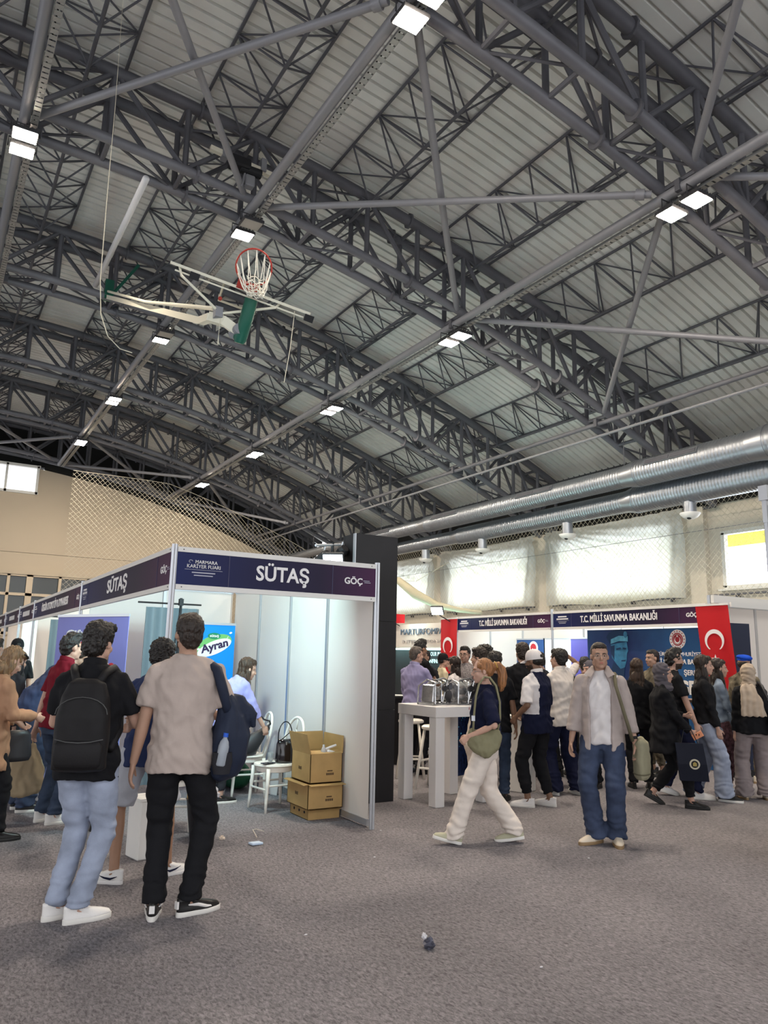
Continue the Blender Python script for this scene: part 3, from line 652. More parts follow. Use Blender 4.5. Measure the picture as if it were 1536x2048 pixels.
# soldier backdrop
GRB = gradmat('poster_blue', [(0, (.012, .09, .22)), (.30, (.020, .055, .17)), (.62, (.010, .024, .10)), (1, (.02, .09, .24))], 1, 1.2, -1.2, noisy=.5)
t = thing('poster_backdrop', 'wide blue poster wall with a soldier portrait and round red emblem', 'poster', (10.5, 8.9, 0))
PXX = 10.5; Xr, Zr = (0, -1, 0), (0, 0, 1)
part('print', GRB, t, lambda b: b.box((PXX, 8.85, 1.08), (.03, 2.60, 2.14)))
P = lambda y, z: (PXX-.018, y, z)
SB1 = mat('portrait_blue', (.03, .16, .30), .6, noise_s=9, noise_a=.3); SB2 = mat('portrait_dark', (.006, .03, .09), .6); SB3 = mat('portrait_light', (.10, .34, .50), .6, noise_s=12, noise_a=.25)
pr = part('soldier_portrait', SB1, t, lambda b: b.poly([(-.16, .30), (.17, .32), (.20, .15), (.215, .06), (.19, .02), (.175, -.10), (.13, -.22), (.03, -.25), (-.06, -.16), (-.15, -.06), (-.17, .10)], .003, P(9.42, 1.72), Xr, Zr))
part('cap_crown', SB2, pr, lambda b: b.poly([(-.27, .30), (-.20, .38), (-.02, .43), (.17, .41), (.23, .33), (.22, .22), (.05, .20), (-.17, .17), (-.2, .2)], .005, P(9.42, 1.72), Xr, Zr))
part('cap_band', SB3, pr, lambda b: b.poly([(-.17, .18), (-.16, .26), (.02, .32), (.22, .31), (.22, .22), (.02, .23)], .007, P(9.42, 1.72), Xr, Zr)); part('cap_badge', SB1, pr, lambda b: b.poly([(.04*cos(k), .055*sin(k)) for k in [j*pi/6 for j in range(12)]], .009, P(9.25, 2.06), Xr, Zr))
part('face_shadow', SB2, pr, lambda b: (b.poly([(-.05, .10), (.05, .12), (.06, .09), (-.04, .075)], .006, P(9.42, 1.72), Xr, Zr), b.poly([(.10, .12), (.18, .11), (.17, .085), (.11, .09)], .006, P(9.42, 1.72), Xr, Zr), b.poly([(.06, -.10), (.16, -.09), (.15, -.115), (.06, -.12)], .006, P(9.42, 1.72), Xr, Zr), b.poly([(-.17, .14), (-.08, .16), (-.10, -.10), (-.17, .02)], .005, P(9.42, 1.72), Xr, Zr), b.poly([(-.12, -.14), (.03, -.25), (.13, -.22), (.10, -.42), (-.22, -.40)], .004, P(9.42, 1.72), Xr, Zr)))
disc = lambda r, n=32: [(r*cos(2*pi*k/n), r*sin(2*pi*k/n)) for k in range(n)]
em = part('emblem_disc', TXT, t, lambda b: b.poly(disc(.155), .003, P(8.18, 1.97), Xr, Zr))
EMR = mat('emblem_red', (.35, .02, .03), .5)
part('emblem_centre', EMR, em, lambda b: b.poly(disc(.105), .006, P(8.18, 1.97), Xr, Zr)); part('emblem_dots', EMR, em, lambda b: [b.poly(disc(.010, 8), .006, P(8.18-.131*cos(k*pi/8), 1.97+.131*sin(k*pi/8)), Xr, Zr) for k in range(16)])
cres = [(.058*cos(radians(-50+280*k/20)), -.058*sin(radians(-50+280*k/20))) for k in range(21)]+[(.045*cos(radians(230-280*k/20)), -.045*sin(radians(230-280*k/20))+.012) for k in range(21)]
part('emblem_crescent', TXT, em, lambda b: b.poly(cres, .009, P(8.18, 1.955), Xr, Zr)); part('emblem_star', TXT, em, lambda b: b.poly([((.022 if k % 2 == 0 else .009)*cos(pi/2+k*pi/5), (.022 if k % 2 == 0 else .009)*sin(pi/2+k*pi/5)) for k in range(10)], .009, P(8.18, 2.02), Xr, Zr))
part('emblem_ring', TXT, em, lambda b: b.tube([V(P(8.18+.084*cos(2*pi*k/32), 1.97+.084*sin(2*pi*k/32)))-V((.007, 0, 0)) for k in range(32)], .003, 4, closed=True))
for s, y, z, h, w, bo in (('TÜRKİYE CUMHURİYETİ', 8.16, 1.73, .062, .86, 0), ('MİLLİ SAVUNMA BAKANLIĞI', 8.14, 1.61, .075, 1.20, .04), ('ŞANLI', 8.66, 1.44, .08, .24, .03), ('ŞEREFLİ', 7.90, 1.44, .08, .38, .03), ('GEL', 7.98, 1.20, .20, .44, .07)):
    text_obj('lettering', s, TXT, t, V(P(y, z))-V((.002, 0, 0)), Xr, Zr, h, width=w, bold=bo, th=.003)
# pull-up banners inside the ministry booths
def rollup(c, ang, w, h, m, lab, grp='pull-up banners'):
    t = thing('pull_up_banner', lab, 'banner', (c[0], c[1], 0), 0, grp); X = V((cos(ang), sin(ang), 0)); Nn = X.cross(V((0, 0, 1))); rot = Matrix((X, -Nn, V((0, 0, 1)))).transposed()
    part('print', m, t, lambda b: b.box(V((c[0], c[1], h/2+.03)), (w, .008, h-.08), rot)); part('top_bar', ALU, t, lambda b: b.box(V((c[0], c[1], h)), (w+.01, .025, .03), rot))
    part('base', ALU, t, lambda b: b.box(V((c[0], c[1], .05)), (w+.03, .14, .08), rot, bev=.01)); part('support_pole', ALU, t, lambda b: b.tube([V((c[0], c[1], .05))-Nn*.04, V((c[0], c[1], h-.01))-Nn*.02], .008, 6))
    return t, X, Nn
rn = -pi/2
t1, X1, N1 = rollup((12.0, 13.38), rn, .95, 2.06, gradmat('sea_blue_print', [(0, (.03, .10, .26)), (1, (.02, .06, .18))], 2, 0, 2, noisy=.5), 'blue pull-up banner with a round emblem in the left ministry booth')
part('emblem', TXT, t1, lambda b: b.poly(disc(.15), .003, V((12.0, 13.28, 1.86))+N1*.006, X1, (0, 0, 1))); part('emblem_centre', EMR, t1, lambda b: b.poly(disc(.10), .006, V((12.0, 13.28, 1.86))+N1*.006, X1, (0, 0, 1)))
rollup((12.0, 12.45), rn, .98, 2.06, mat('white_print_board', (.66, .66, .70), .5), 'plain white pull-up banner behind the post between the ministry booths')
t3, X3, N3 = rollup((11.3, 10.92), rn, .95, 2.04, mat('violet_print', (.09, .08, .38), .5), 'violet pull-up banner with white and yellow words left of the soldier poster')
YEL = mat('yellow_print', (.75, .78, .05), .5)
text_obj('lettering', 'Bizi T', TXT, t3, V((11.3, 10.90, 1.55))+N3*.006, X3, (0, 0, 1), .085, bold=.04); text_obj('lettering', 'Vat', YEL, t3, V((11.3, 10.90, 1.42))+N3*.006, X3, (0, 0, 1), .085, bold=.04)
part('emblem', TXT, t3, lambda b: b.poly(disc(.15), .003, V((11.3, 10.62, 1.86))+N3*.006, X3, (0, 0, 1))); part('small_print', TXTD, t3, lambda b: b.poly([(-.13, 0), (.13, 0), (.13, .03), (-.13, .03)], .003, V((11.3, 10.90, 1.29))+N3*.006, X3, (0, 0, 1)))

# white lettered booth left of the small flag
t = thing('lettered_sign_board', 'white header board with outlined grey capitals beside the small flag', 'booth header', (10.3, 17, 0))
part('board', mat('warm_white_board', (.72, .64, .56), .5), t, lambda b: b.box((10.35, 16.9, 2.12), (.08, 5.0, .56)))
SGL = mat('sign_letter_face', (.14, .20, .27), .35)
text_obj('lettering', 'MARTURFOMPAK', SGL, t, (10.30, 15.28, 2.20), (0, -1, 0), (0, 0, 1), .15, width=2.0, bold=-.012, th=.02)
text_obj('lettering', 'INTERNATIONAL', mat('sign_small_letters', (.45, .40, .38), .4), t, (10.30, 15.28, 1.97), (0, -1, 0), (0, 0, 1), .075, width=1.85, th=.012)
part('strip_light', mat('cyan_strip', (.7, 1, 1), .4, emit=(.55, 1, .98), emit_s=2.2), t, lambda b: b.box((10.9, 16.9, 1.80), (.9, 5.0, .03)))
part('red_cap', FR, t, lambda b: b.box((10.3, 16.6, 2.55), (.3, .5, .22)))
t = thing('black_sign_panel', 'black panel with white slogan below the lettered header board', 'sign', (11.3, 16.4, 0))
part('board', BLACKP, t, lambda b: b.box((11.35, 16.9, .9), (.06, 3.4, 1.8)))
text_obj('lettering', 'OUR PURPOSE IS', TXT, t, (11.31, 15.95, 1.68), (0, -1, 0), (0, 0, 1), .10, width=.95, bold=.01); text_obj('lettering', 'INFINITE CAR EX', TXT, t, (11.31, 15.95, 1.50), (0, -1, 0), (0, 0, 1), .10, width=1.1, bold=.03)
wallrun(12.6, 20.0, 12.6, 14.2, 'white back wall of the lettered booth', 5)
wallrun(6.6, 26.0, 13.0, 26.0, 'white booth wall far behind the crowd', 6)

# booth spotlights
SPE = mat('cool_lamp_face', (.9, 1, 1), .4, emit=(.85, 1, 1), emit_s=14)
def spot(c, dirv, lab, w=.24, m=None):
    dirv = V(dirv).normalized(); x = dirv.cross(V((0, 0, 1))).normalized(); y = dirv.cross(x); rot = Matrix((x, y, -dirv)).transposed(); c = V(c)
    t = thing('booth_spotlight', lab, 'spotlight', c, 0, 'booth spotlights')
    part('housing', HOUS, t, lambda b: b.box(c-dirv*.035, (w+.03, w*.7+.03, .06), rot, bev=.008)); part('lens', m or SPE, t, lambda b: b.box(c, (w, w*.7, .006), rot)); part('arm', HOUS, t, lambda b: b.tube([c-dirv*.06, c-dirv*.06+V((.05, 0, -.12)), c+V((.42, 0, -.24))], .012, 6))
spot((3.93, 7.7, 2.66), (-.55, -.75, -.55), 'lit square spotlight above the dairy booth header', .22)
spot((9.85, 16.3, 2.60), (-.7, -.35, -.6), 'small lit spotlight over the white lettered header', .24); spot((9.8, 14.0, 2.62), (-.7, -.5, -.6), 'small lit spotlight above the smaller red flag', .26)
t = thing('stage_light_cluster', 'cluster of black stage lights and clamps left of the black column top', 'stage lights', (4.0, 7.9, 2.5))
for k, (x, y, z) in enumerate(((4.02, 7.78, 2.62), (4.10, 7.85, 2.78), (3.92, 7.95, 2.72))):
    cn = part('light_can', BLACK, t, lambda b: b.lathe([(.06, -.1), (.07, .06), (.05, .1)], (x, y, z), 12, Euler((.9, .3*k, 0)).to_matrix())); part('clamp', ALU, cn, lambda b: b.tube([(x, y, z), (x+.03, y, z+.14)], .012, 6))
part('crossbar', ALU, t, lambda b: b.tube([(3.75, 7.8, 2.84), (4.18, 7.9, 2.90)], .016, 8)); part('support', BLACK, t, lambda b: b.tube([(4.0, 7.86, 0), (4.0, 7.86, 2.9)], .018, 8))
# light washing the inside of the dairy booth and its neighbours
def area(name, loc, aim, size, power, col):
    l = D.lights.new(name, 'AREA'); l.size = size; l.energy = power; l.color = col; o = D.objects.new(name, l); COL.objects.link(o); o.location = loc
    o.rotation_euler = (V(aim)-V(loc)).to_track_quat('-Z', 'Y').to_euler(); return o
for k, (c, aim, lab) in enumerate((((2.55, 6.62, 2.42), (2.7, 10.5, 1.5), 'cool spotlight inside the dairy booth front'), ((2.6, 11.1, 2.42), (3.2, 15, 1.4), 'cool spotlight inside the second left booth'))):
    spot(c, V(aim)-V(c), lab, .18)
area('booth_lamp', (2.4, 7.0, 2.40), (2.6, 10.6, 1.9), .3, BOOTH_P, (.62, .96, 1)); area('booth_lamp_b', (2.3, 11.6, 2.4), (3.6, 14.5, 1.6), .3, BOOTH_P*1.3, (.55, .95, 1)); area('booth_lamp_c', (2.3, 16.6, 2.4), (3.6, 18, 1.6), .3, BOOTH_P, (.55, .95, 1))
area('booth_lamp_d', (10.6, 12.3, 2.45), (13.2, 12.2, 1.4), .3, BOOTH_P*.7, (.75, .97, 1)); area('booth_lamp_e', (10.7, 9.5, 2.45), (13.2, 11, 1.6), .3, BOOTH_P*.5, (.75, .97, 1))
area('booth_lamp_f', (9.9, 15.6, 2.62), (10.3, 15.5, 2.1), .25, BOOTH_P*.07, (.75, 1, 1))

# daylight outside the high windows
for i, (y0, y1) in enumerate(wins[2:]):
    l = D.lights.new('window_daylight', 'AREA'); l.shape = 'RECTANGLE'; l.size = 6.0; l.size_y = 2.6; l.energy = DAY_P; l.color = (.86, .95, 1)
    o = D.objects.new('window_daylight', l); COL.objects.link(o); o.location = (WX+2.6, (y0+y1)/2, 4.0); o.rotation_euler = (radians(90), 0, radians(90))
# ================================================================== booth furniture and small things
# pull-up and graphics in the dairy booth
AYB = mat('bright_blue_print', (.0, .24, .78), .45)
t, Xa, Na = rollup((3.08, 9.64), 0, .86, 1.97, AYB, 'bright blue dairy drink pull-up banner by the booth back wall')
FA = lambda x, z, d=.006: V((x-.10, 9.64, z))+Na*d
SG = mat('soft_green_print', (.16, .45, .14), .5); DGN = mat('deep_green_print', (.01, .22, .10), .5); INK = mat('ink_print', (.03, .01, .06), .5); LB = mat('light_blue_print', (.10, .50, .80), .5)
ell_ = lambda rx, rz, a=0, n=30: [(rx*cos(k*2*pi/n)*cos(a)-rz*sin(k*2*pi/n)*sin(a), rx*cos(k*2*pi/n)*sin(a)+rz*sin(k*2*pi/n)*cos(a)) for k in range(n)]
part('splash', SG, t, lambda b: b.poly(ell_(.25, .12, .35), .002, FA(3.33, 1.70), Xa, (0, 0, 1))); part('splash', TXT, t, lambda b: b.poly(ell_(.24, .085, .40), .004, FA(3.34, 1.665), Xa, (0, 0, 1)))
part('oval_logo', DGN, t, lambda b: b.poly(ell_(.085, .040), .006, FA(3.33, 1.815), Xa, (0, 0, 1))); part('droplet', TXT, t, lambda b: [b.poly(ell_(.02, .012, .3), .003, FA(x, z), Xa, (0, 0, 1)) for x, z in ((3.12, 1.72), (3.10, 1.66), (3.13, 1.64), (3.55, 1.86))])
part('splash_line', TXT, t, lambda b: b.tube([FA(3.12+.40*u/10, 1.56+.02*sin(u*.6)+.0026*u*u-.045*sin(pi*u/10)) for u in range(11)], .004, 4))
text_obj('lettering', 'sütaş', TXT, t, FA(3.33, 1.815, .013), Xa, (0, 0, 1), .035, width=.12, bold=.03)
ay = V((1, 0, .30)).normalized(); text_obj('lettering', 'Ayran', INK, t, FA(3.345, 1.685, .012), ay, V((-.30+.12, 0, 1)).normalized(), .10, width=.37, bold=.045)
text_obj('lettering', 'içince', TXT, t, FA(3.28, 1.38), (1, 0, .12), (0, 0, 1), .055, bold=.03); text_obj('lettering', 'çeksan !', TXT, t, FA(3.40, 1.29), (1, 0, .2), (0, 0, 1), .055, bold=.03)
part('oval_logo', DGN, t, lambda b: b.poly(ell_(.05, .035), .003, FA(3.5, .2), Xa, (0, 0, 1)))
la = atan2(8.87-9.98, 1.98-1.38); c = ((1.38+1.98)/2, (9.98+8.87)/2)
t, Xl, Nl = rollup(c, la, 1.24, 2.0, gradmat('lavender_print', [(0, (.42, .46, .72)), (.4, (.24, .28, .62)), (1, (.20, .20, .50))], 2, 0, 2, noisy=.4), 'lavender blue pull-up banner behind the maroon shirt man')
FL = lambda u, z, d=.006: V((c[0], c[1], z))+Xl*u+Nl*d
text_obj('lettering', 'Çiftlikten', TXT, t, FL(-.06, 1.78), Xl, (0, 0, 1), .095, width=.75, bold=.03); text_obj('lettering', 'S', YEL, t, FL(-.05, 1.62), Xl, (0, 0, 1), .09, bold=.04)
RDP = mat('red_print', (.55, .02, .03), .5)
text_obj('lettering', 'L', RDP, t, FL(-.10, 1.56), Xl, (0, 0, 1), .24, bold=.04); text_obj('lettering', 'ce', RDP, t, FL(.34, 1.42), Xl, (0, 0, 1), .17, bold=.04)
# grey cloth backdrop on a stand
GC = mat('slate_cloth', (.13, .16, .18), .8, bump=.3, bump_s=8)
def backdrop(x0, x1, y, lab):
    t = thing('cloth_backdrop', lab, 'backdrop stand', (x0, y, 0), 0, 'grey cloth backdrops')
    def cl(b):
        n = 30; b.loft([[V((x0+(x1-x0)*k/n, y+.02*sin(k*1.3)+(.012 if s else 0), z)) for k in (range(n+1) if not s else range(n, -1, -1)) for s in (s,)] if 0 else [V((x0+(x1-x0)*k/n, y+.02*sin(k*1.3), z)) for k in range(n+1)]+[V((x0+(x1-x0)*k/n, y+.012+.02*sin(k*1.3), z)) for k in range(n, -1, -1)] for z in (.1, 2.12)])
    part('cloth', GC, t, cl, radians(60)); part('crossbar', BLACK, t, lambda b: b.tube([(x0-.1, y, 2.17), (x1+.02, y, 2.17)], .012, 6))
    xm = x0+(x1-x0)*.62
    part('stand_pole', BLACK, t, lambda b: b.tube([(xm, y-.04, .02), (xm, y-.04, 2.24)], .016, 8)); part('stand_brace', BLACK, t, lambda b: (b.tube([(xm, y-.05, 2.16), (xm-.06, y-.05, 1.5)], .008, 6), b.box((xm, y-.04, 2.19), (.05, .05, .08))))
backdrop(2.22, 2.86, 9.15, 'slate grey cloth backdrop on a black stand in the dairy booth'); backdrop(1.9, 2.7, 14.6, 'slate grey cloth panel in the second booth on the left aisle')

# cafe chair with an oval back
CH = mat('white_lacquer', (.78, .74, .68), .35)
def make_chair(lab):
    t = thing('banquet_chair', lab, 'chair', (0, 0, 0), 0, 'white balloon-back chairs')
    part('seat', CH, t, lambda b: b.lathe([(.0, .435), (.20, .437), (.215, .45), (.21, .465), (.0, .472)], (0, 0, 0), 28), radians(50)).scale = (1, 1.05, 1)
    part('seat_rail', CH, t, lambda b: b.lathe([(.18, .385), (.19, .39), (.19, .437), (.18, .437)], (0, 0, 0), 24), radians(50))
    for sx, sy in ((-1, 1), (1, 1), (-1, -1), (1, -1)):
        x, y = sx*.165, sy*.165
        part('leg', CH, t, lambda b: b.tube([(x*1.14, y*1.16, 0), (x*1.10, y*1.12, .10), (x*1.06, y*1.06, .25), (x*1.05, y*1.05, .27), (x*1.04, y*1.04, .29), (x, y, .43)], [.013, .016, .019, .024, .019, .021], 10), True)
    part('stretcher', CH, t, lambda b: [b.tube([(-.18, s*.18, .22), (.18, s*.18, .22)], .011, 8) for s in (-1, 1)]); part('stretcher', CH, t, lambda b: [b.tube([(s*.18, -.18, .26), (s*.18, .18, .26)], .011, 8) for s in (-1, 1)])
    def arch(w, h, z0, r, n=22): return [(w*cos(pi*k/n), -.17-.10*((z0+h*sin(pi*k/n)**.8-.44)/.5), z0+h*sin(pi*k/n)**.8) for k in range(n+1)]
    part('back_hoop', CH, t, lambda b: b.tube([(.165, -.165, .43)]+arch(.185, .26, .66, 0)+[(-.165, -.165, .43)], .016, 8), True)
    part('back_splat', CH, t, lambda b: (b.tube([(.06, -.175, .46), (.10, -.21, .62), (.0, -.25, .80), (-.10, -.21, .62), (-.06, -.175, .46)], .010, 6), b.tube([(.17, -.20, .60), (.07, -.22, .68), (0, -.235, .74)], .009, 6), b.tube([(-.17, -.20, .60), (-.07, -.22, .68), (0, -.235, .74)], .009, 6), b.tube([(-.0, -.25, .80), (0, -.265, .92)], .009, 6)), True)
    return t
ch = make_chair('white balloon-back chair with a shiny handbag on its seat, beside the boxes'); ch.location = (3.36, 7.78, 0); ch.rotation_euler.z = radians(96)
def place(src, loc, rz, lab):
    c = copy_tree(src); c.location = loc; c.rotation_euler.z = rz; c['label'] = lab; return c
place(ch, (3.34, 8.58, 0), radians(84), 'white balloon-back chair the bending woman reaches over')
place(ch, (2.15, 7.35, 0), radians(-20), 'white balloon-back chair between the two men seen from behind')
place(ch, (5.12, 8.75, 0), radians(60), 'white chair mostly hidden behind the black column')

# cardboard boxes
CB = mat('cardboard', (.42, .265, .105), .75, noise_s=6, noise_a=.10); CBD = mat('cardboard_inside', (.30, .19, .085), .8); PRT = mat('faded_black_print', (.10, .06, .03), .8)
def carton(x0, x1, y0, y1, z0, z1, flaps, lab, holes=False):
    t = thing('cardboard_box', lab, 'box', ((x0+x1)/2, (y0+y1)/2, z0), 0, 'stacked cardboard boxes'); w = .006; cx, cy = (x0+x1)/2, (y0+y1)/2
    part('box_body', CB, t, lambda b: (b.box((cx, y0+w/2, (z0+z1)/2), (x1-x0, w, z1-z0)), b.box((cx, y1-w/2, (z0+z1)/2), (x1-x0, w, z1-z0)), b.box((x0+w/2, cy, (z0+z1)/2), (w, y1-y0, z1-z0)), b.box((x1-w/2, cy, (z0+z1)/2), (w, y1-y0, z1-z0)), b.box((cx, cy, z0+w/2), (x1-x0, y1-y0, w))))
    for (side, ang, ln) in flaps:
        a = radians(ang); d = ln
        if side == 'L': pts = [(x0, y0, z1), (x0, y1, z1), (x0-d*cos(a), y1, z1+d*sin(a)), (x0-d*cos(a), y0, z1+d*sin(a))]
        if side == 'R': pts = [(x1, y0, z1), (x1, y1, z1), (x1+d*cos(a), y1, z1+d*sin(a)), (x1+d*cos(a), y0, z1+d*sin(a))]
        if side == 'F': pts = [(x0, y0, z1), (x1, y0, z1), (x1, y0-d*cos(a), z1+d*sin(a)), (x0, y0-d*cos(a), z1+d*sin(a))]
        if side == 'B': pts = [(x0, y1, z1), (x1, y1, z1), (x1, y1+d*cos(a), z1+d*sin(a)), (x0, y1+d*cos(a), z1+d*sin(a))]
        P_ = [V(p) for p in pts]; n = (P_[1]-P_[0]).cross(P_[3]-P_[0]).normalized()*.005
        part('flap', CB, t, lambda b: b.add(P_+[p+n for p in P_], [(0, 1, 2, 3), (7, 6, 5, 4), (0, 4, 5, 1), (1, 5, 6, 2), (2, 6, 7, 3), (3, 7, 4, 0)]))
    if holes: part('hand_hole', BLACK, t, lambda b: [b.ell((x0-.001, y0+.08+k*.12, z0+.065), (.004, .017, .014), 10, 6) for k in range(3)])
    else:
        part('printed_mark', PRT, t, lambda b: [b.poly([(0, 0), (.018, 0), (.018, h), (0, h)], .001, (x0-.001, cy+.05-k*.024, z0+.11), (0, -1, 0), (0, 0, 1)) for k, h in enumerate((.03, .026, .03))])
        part('printed_mark', PRT, t, lambda b: [b.poly([(0, 0), (.018, 0), (.018, .022), (0, .022)], .001, (cx-.0+k*.022, y0-.001, z0+.07), (1, 0, 0), (0, 0, 1)) for k in range(4)]+[b.poly([(0, 0), (.06, 0), (.06, .012), (0, .012)], .001, (cx+.01, y0-.001, z0+.105), (1, 0, 0), (0, 0, 1))])
    return t
carton(3.44, 3.79, 7.10, 7.52, 0, .105, [('F', -20, .04)], 'low flat cardboard box at the bottom of the stack', True)
carton(3.40, 3.785, 7.03, 7.52, .11, .345, [('L', -8, .05), ('F', -4, .07)], 'middle cardboard box of the stack with pushed-out flaps')
carton(3.43, 3.785, 7.06, 7.50, .35, .625, [('L', 76, .20), ('B', 84, .18), ('F', 168, .10), ('R', 88, .17)], 'topmost open cardboard box of the stack, flaps standing up')
tag(part('bottle', mat('clear_plastic', (.8, .82, .85), .15, trans=.6), None, lambda b: (b.lathe([(.028, .0), (.03, .02), (.03, .16), (.012, .2), (.012, .22)], (3.60, 7.12, .49), 14)), True), 'small clear bottle standing in the open top box', 'bottle')
tag(part('plastic_tub', mat('milky_plastic', (.72, .68, .66), .4), None, lambda b: (b.box((3.68, 7.14, .58), (.13, .10, .14), (0, .3, 0), bev=.015), b.tube([(3.60, 7.12, .66), (3.74, 7.12, .70)], .012, 6))), 'milky plastic tub leaning in the open top box', 'tub')
# handbags
PAT = mat('patent_black', (.008, .006, .008), .12, spec=.7); LEA = mat('dark_leather', (.02, .02, .024), .45, spec=.5)
t = thing('handbag', 'small shiny black handbag standing on the front white chair', 'handbag', (3.44, 7.72, .473))
part('bag_body', PAT, t, lambda b: b.loft([[V((3.44+sx*w*.5*cos(a), 7.72+.5*d*sin(a), z)) for a in [q*pi/8 for q in range(16)] for sx in (1,)] for z, w, d in ((.475, .20, .13), (.50, .21, .14), (.66, .19, .12), (.70, .17, .06), (.71, .15, .03))]), radians(50))
part('handle', PAT, t, lambda b: b.tube([(3.36, 7.72, .68)]+[(3.44+.08*cos(pi-pi*k/12), 7.72, .74+.15*sin(pi*k/12)) for k in range(13)]+[(3.52, 7.72, .68)], .006, 6)); part('strap', PAT, t, lambda b: b.tube([(3.37, 7.70, .69), (3.46, 7.66, .78), (3.56, 7.68, .74), (3.56, 7.70, .62), (3.55, 7.72, .52)], .006, 6)); part('clasp', ALU, t, lambda b: b.box((3.43, 7.66, .67), (.012, .008, .03)))
t = thing('tote_bag', 'black tote bag slumping on the rear chair under the bending woman', 'handbag', (3.30, 8.42, .47))
part('bag_body', LEA, t, lambda b: b.loft([[V((cx+w*.5*cos(a), 8.42+d*.5*sin(a), z+.05*sl*cos(a))) for a in [q*pi/8 for q in range(16)]] for cx, z, w, d, sl in ((3.27, .48, .26, .12, 0), (3.26, .51, .31, .15, .4), (3.32, .60, .34, .13, 1), (3.36, .70, .38, .08, 1.6), (3.37, .72, .37, .03, 1.8))]), True)
part('strap', LEA, t, lambda b: b.tube([(3.22, 8.42, .68), (3.23, 8.40, .80), (3.32, 8.38, .93), (3.42, 8.38, .90), (3.46, 8.38, .86), (3.53, 8.38, .84), (3.56, 8.40, .78), (3.52, 8.42, .72)], .010, 6), True)
tag(part('phone', mat('phone_black', (.015, .015, .02), .15), None, lambda b: b.box((3.24, 7.68, .479), (.15, .075, .010), (0, 0, .3), bev=.004)), 'black phone lying on the front chair seat', 'phone')
tag(part('plastic_cup', mat('clear_cup', (.85, .87, .9), .1, trans=.8), None, lambda b: b.lathe([(.025, 0), (.034, .085), (.032, .085), (.023, .004)], (3.34, 7.86, .473), 16), True), 'clear plastic cup on the front chair behind the phone', 'cup')
BG = mat('dark_green_fabric', (.012, .085, .04), .5, bump=.6, bump_s=9)
tag(part('green_bag', BG, None, lambda b: (b.ell((3.42, 9.1, .16), (.17, .30, .16), 24, 16), b.ell((3.36, 8.95, .27), (.12, .16, .10), 20, 12), b.ell((3.42, 9.3, .10), (.2, .2, .10), 20, 12)), True), 'dark green sack under the rear chair', 'bag')
t = thing('leaning_boards', 'pale printed boards leaning on the booth wall behind the chairs', 'boards', (3.72, 8.7, 0))
for k, cc in enumerate(((.62, .58, .58), (.55, .50, .52), (.66, .64, .66))): part('board', mat('pale_board_%d' % k, cc, .6), t, lambda b: b.box((3.66+.035*k, 8.62+.05*k, .18), (.008, .34, .36), (0, .12, .3)))
# waste bin
t = thing('waste_bin', 'black waste bin full of paper behind the beige T-shirt man', 'bin', (2.27, 6.82, 0))
part('bin_body', mat('black_plastic', (.010, .010, .014), .35), t, lambda b: b.lathe([(.085, 0), (.09, .005), (.135, .335), (.142, .34), (.13, .34), (.084, .012)], (2.27, 6.82, 0), 28), radians(40))
PAP = mat('crumpled_paper', (.62, .60, .62), .6)
def crum(b, c, r, seed):
    random.seed(seed); m = MB(); m.ell((0, 0, 0), r, 12, 8); b.add([V(c)+V(p)*(1+.45*random.uniform(-1, 1)) for p in m.v], m.f)
for k, (x, y, z, r) in enumerate(((2.24, 6.78, .36, .06), (2.33, 6.80, .38, .07), (2.28, 6.88, .37, .07), (2.20, 6.86, .36, .05))): tag(part('crumpled_paper', PAP if k != 3 else CB, None, lambda b: crum(b, (x, y, z), r, k)), 'crumpled paper heaped in the black waste bin', 'paper', 'paper in the waste bin')
# litter
t = tag(part('paper_strip', mat('blue_white_paper', (.55, .66, .82), .5), None, lambda b: b.box((2.63, 6.42, .012), (.11, .07, .018), (0, .05, .2), bev=.004)), 'small pale blue packet lying on the carpet by the booth', 'litter')
tag(part('plastic_band', mat('pale_band', (.62, .56, .48), .4), None, lambda b: (b.tube([(2.72, 6.62, .01), (2.75, 6.80, .035), (2.80, 6.84, .03), (2.86, 6.80, .012)], .005, 4))), 'thin pale plastic band lying above the blue packet', 'litter')
tag(part('paper_scrap', mat('cream_scrap', (.70, .58, .48), .6), None, lambda b: crum(b, (2.43, 6.71, .013), .022, 11)), 'small cream scrap beside the waste bin', 'litter')
t = thing('crumpled_wrapper', 'dark crumpled wrapper with white tip on the empty foreground carpet', 'litter', (2.62, 3.80, 0))
part('foil', mat('grey_foil', (.09, .09, .12), .3, .4), t, lambda b: crum(b, (2.63, 3.80, .022), .03, 21)); part('white_tip', PAP, t, lambda b: crum(b, (2.61, 3.83, .058), .014, 22))
for k, (x, y) in enumerate(((3.33, 5.61), (3.86, 6.40), (3.0, 3.3), (4.9, 4.8), (2.1, 4.3))): tag(part('paper_speck', PAP, None, lambda b: b.ell((x, y, .004), (.011, .006, .004), 8, 5)), 'tiny white speck of paper on the carpet', 'litter', 'white specks on the carpet')

# high white table
TW = mat('table_white', (.74, .71, .70), .4, noise_s=1.5, noise_a=.02)
ra = radians(3.5); ux, uy = V((cos(ra), sin(ra), 0)), V((-sin(ra), cos(ra), 0)); R3 = Matrix.Rotation(ra, 3, 'Z')
tc = V((4.94, 7.06, 0))+ux*.41+uy*.36
t = thing('high_table', 'chunky white high table with two silver mechanisms on top', 'table', tc)
part('tabletop', TW, t, lambda b: b.box(tc+V((0, 0, 1.003)), (.82, .72, .115), R3, bev=.004))
for sx in (-1, 1):
    for sy in (-1, 1): part('leg', TW, t, lambda b: b.box(tc+ux*sx*.34+uy*sy*.29+V((0, 0, .4725)), (.125, .125, .945), R3, bev=.004))
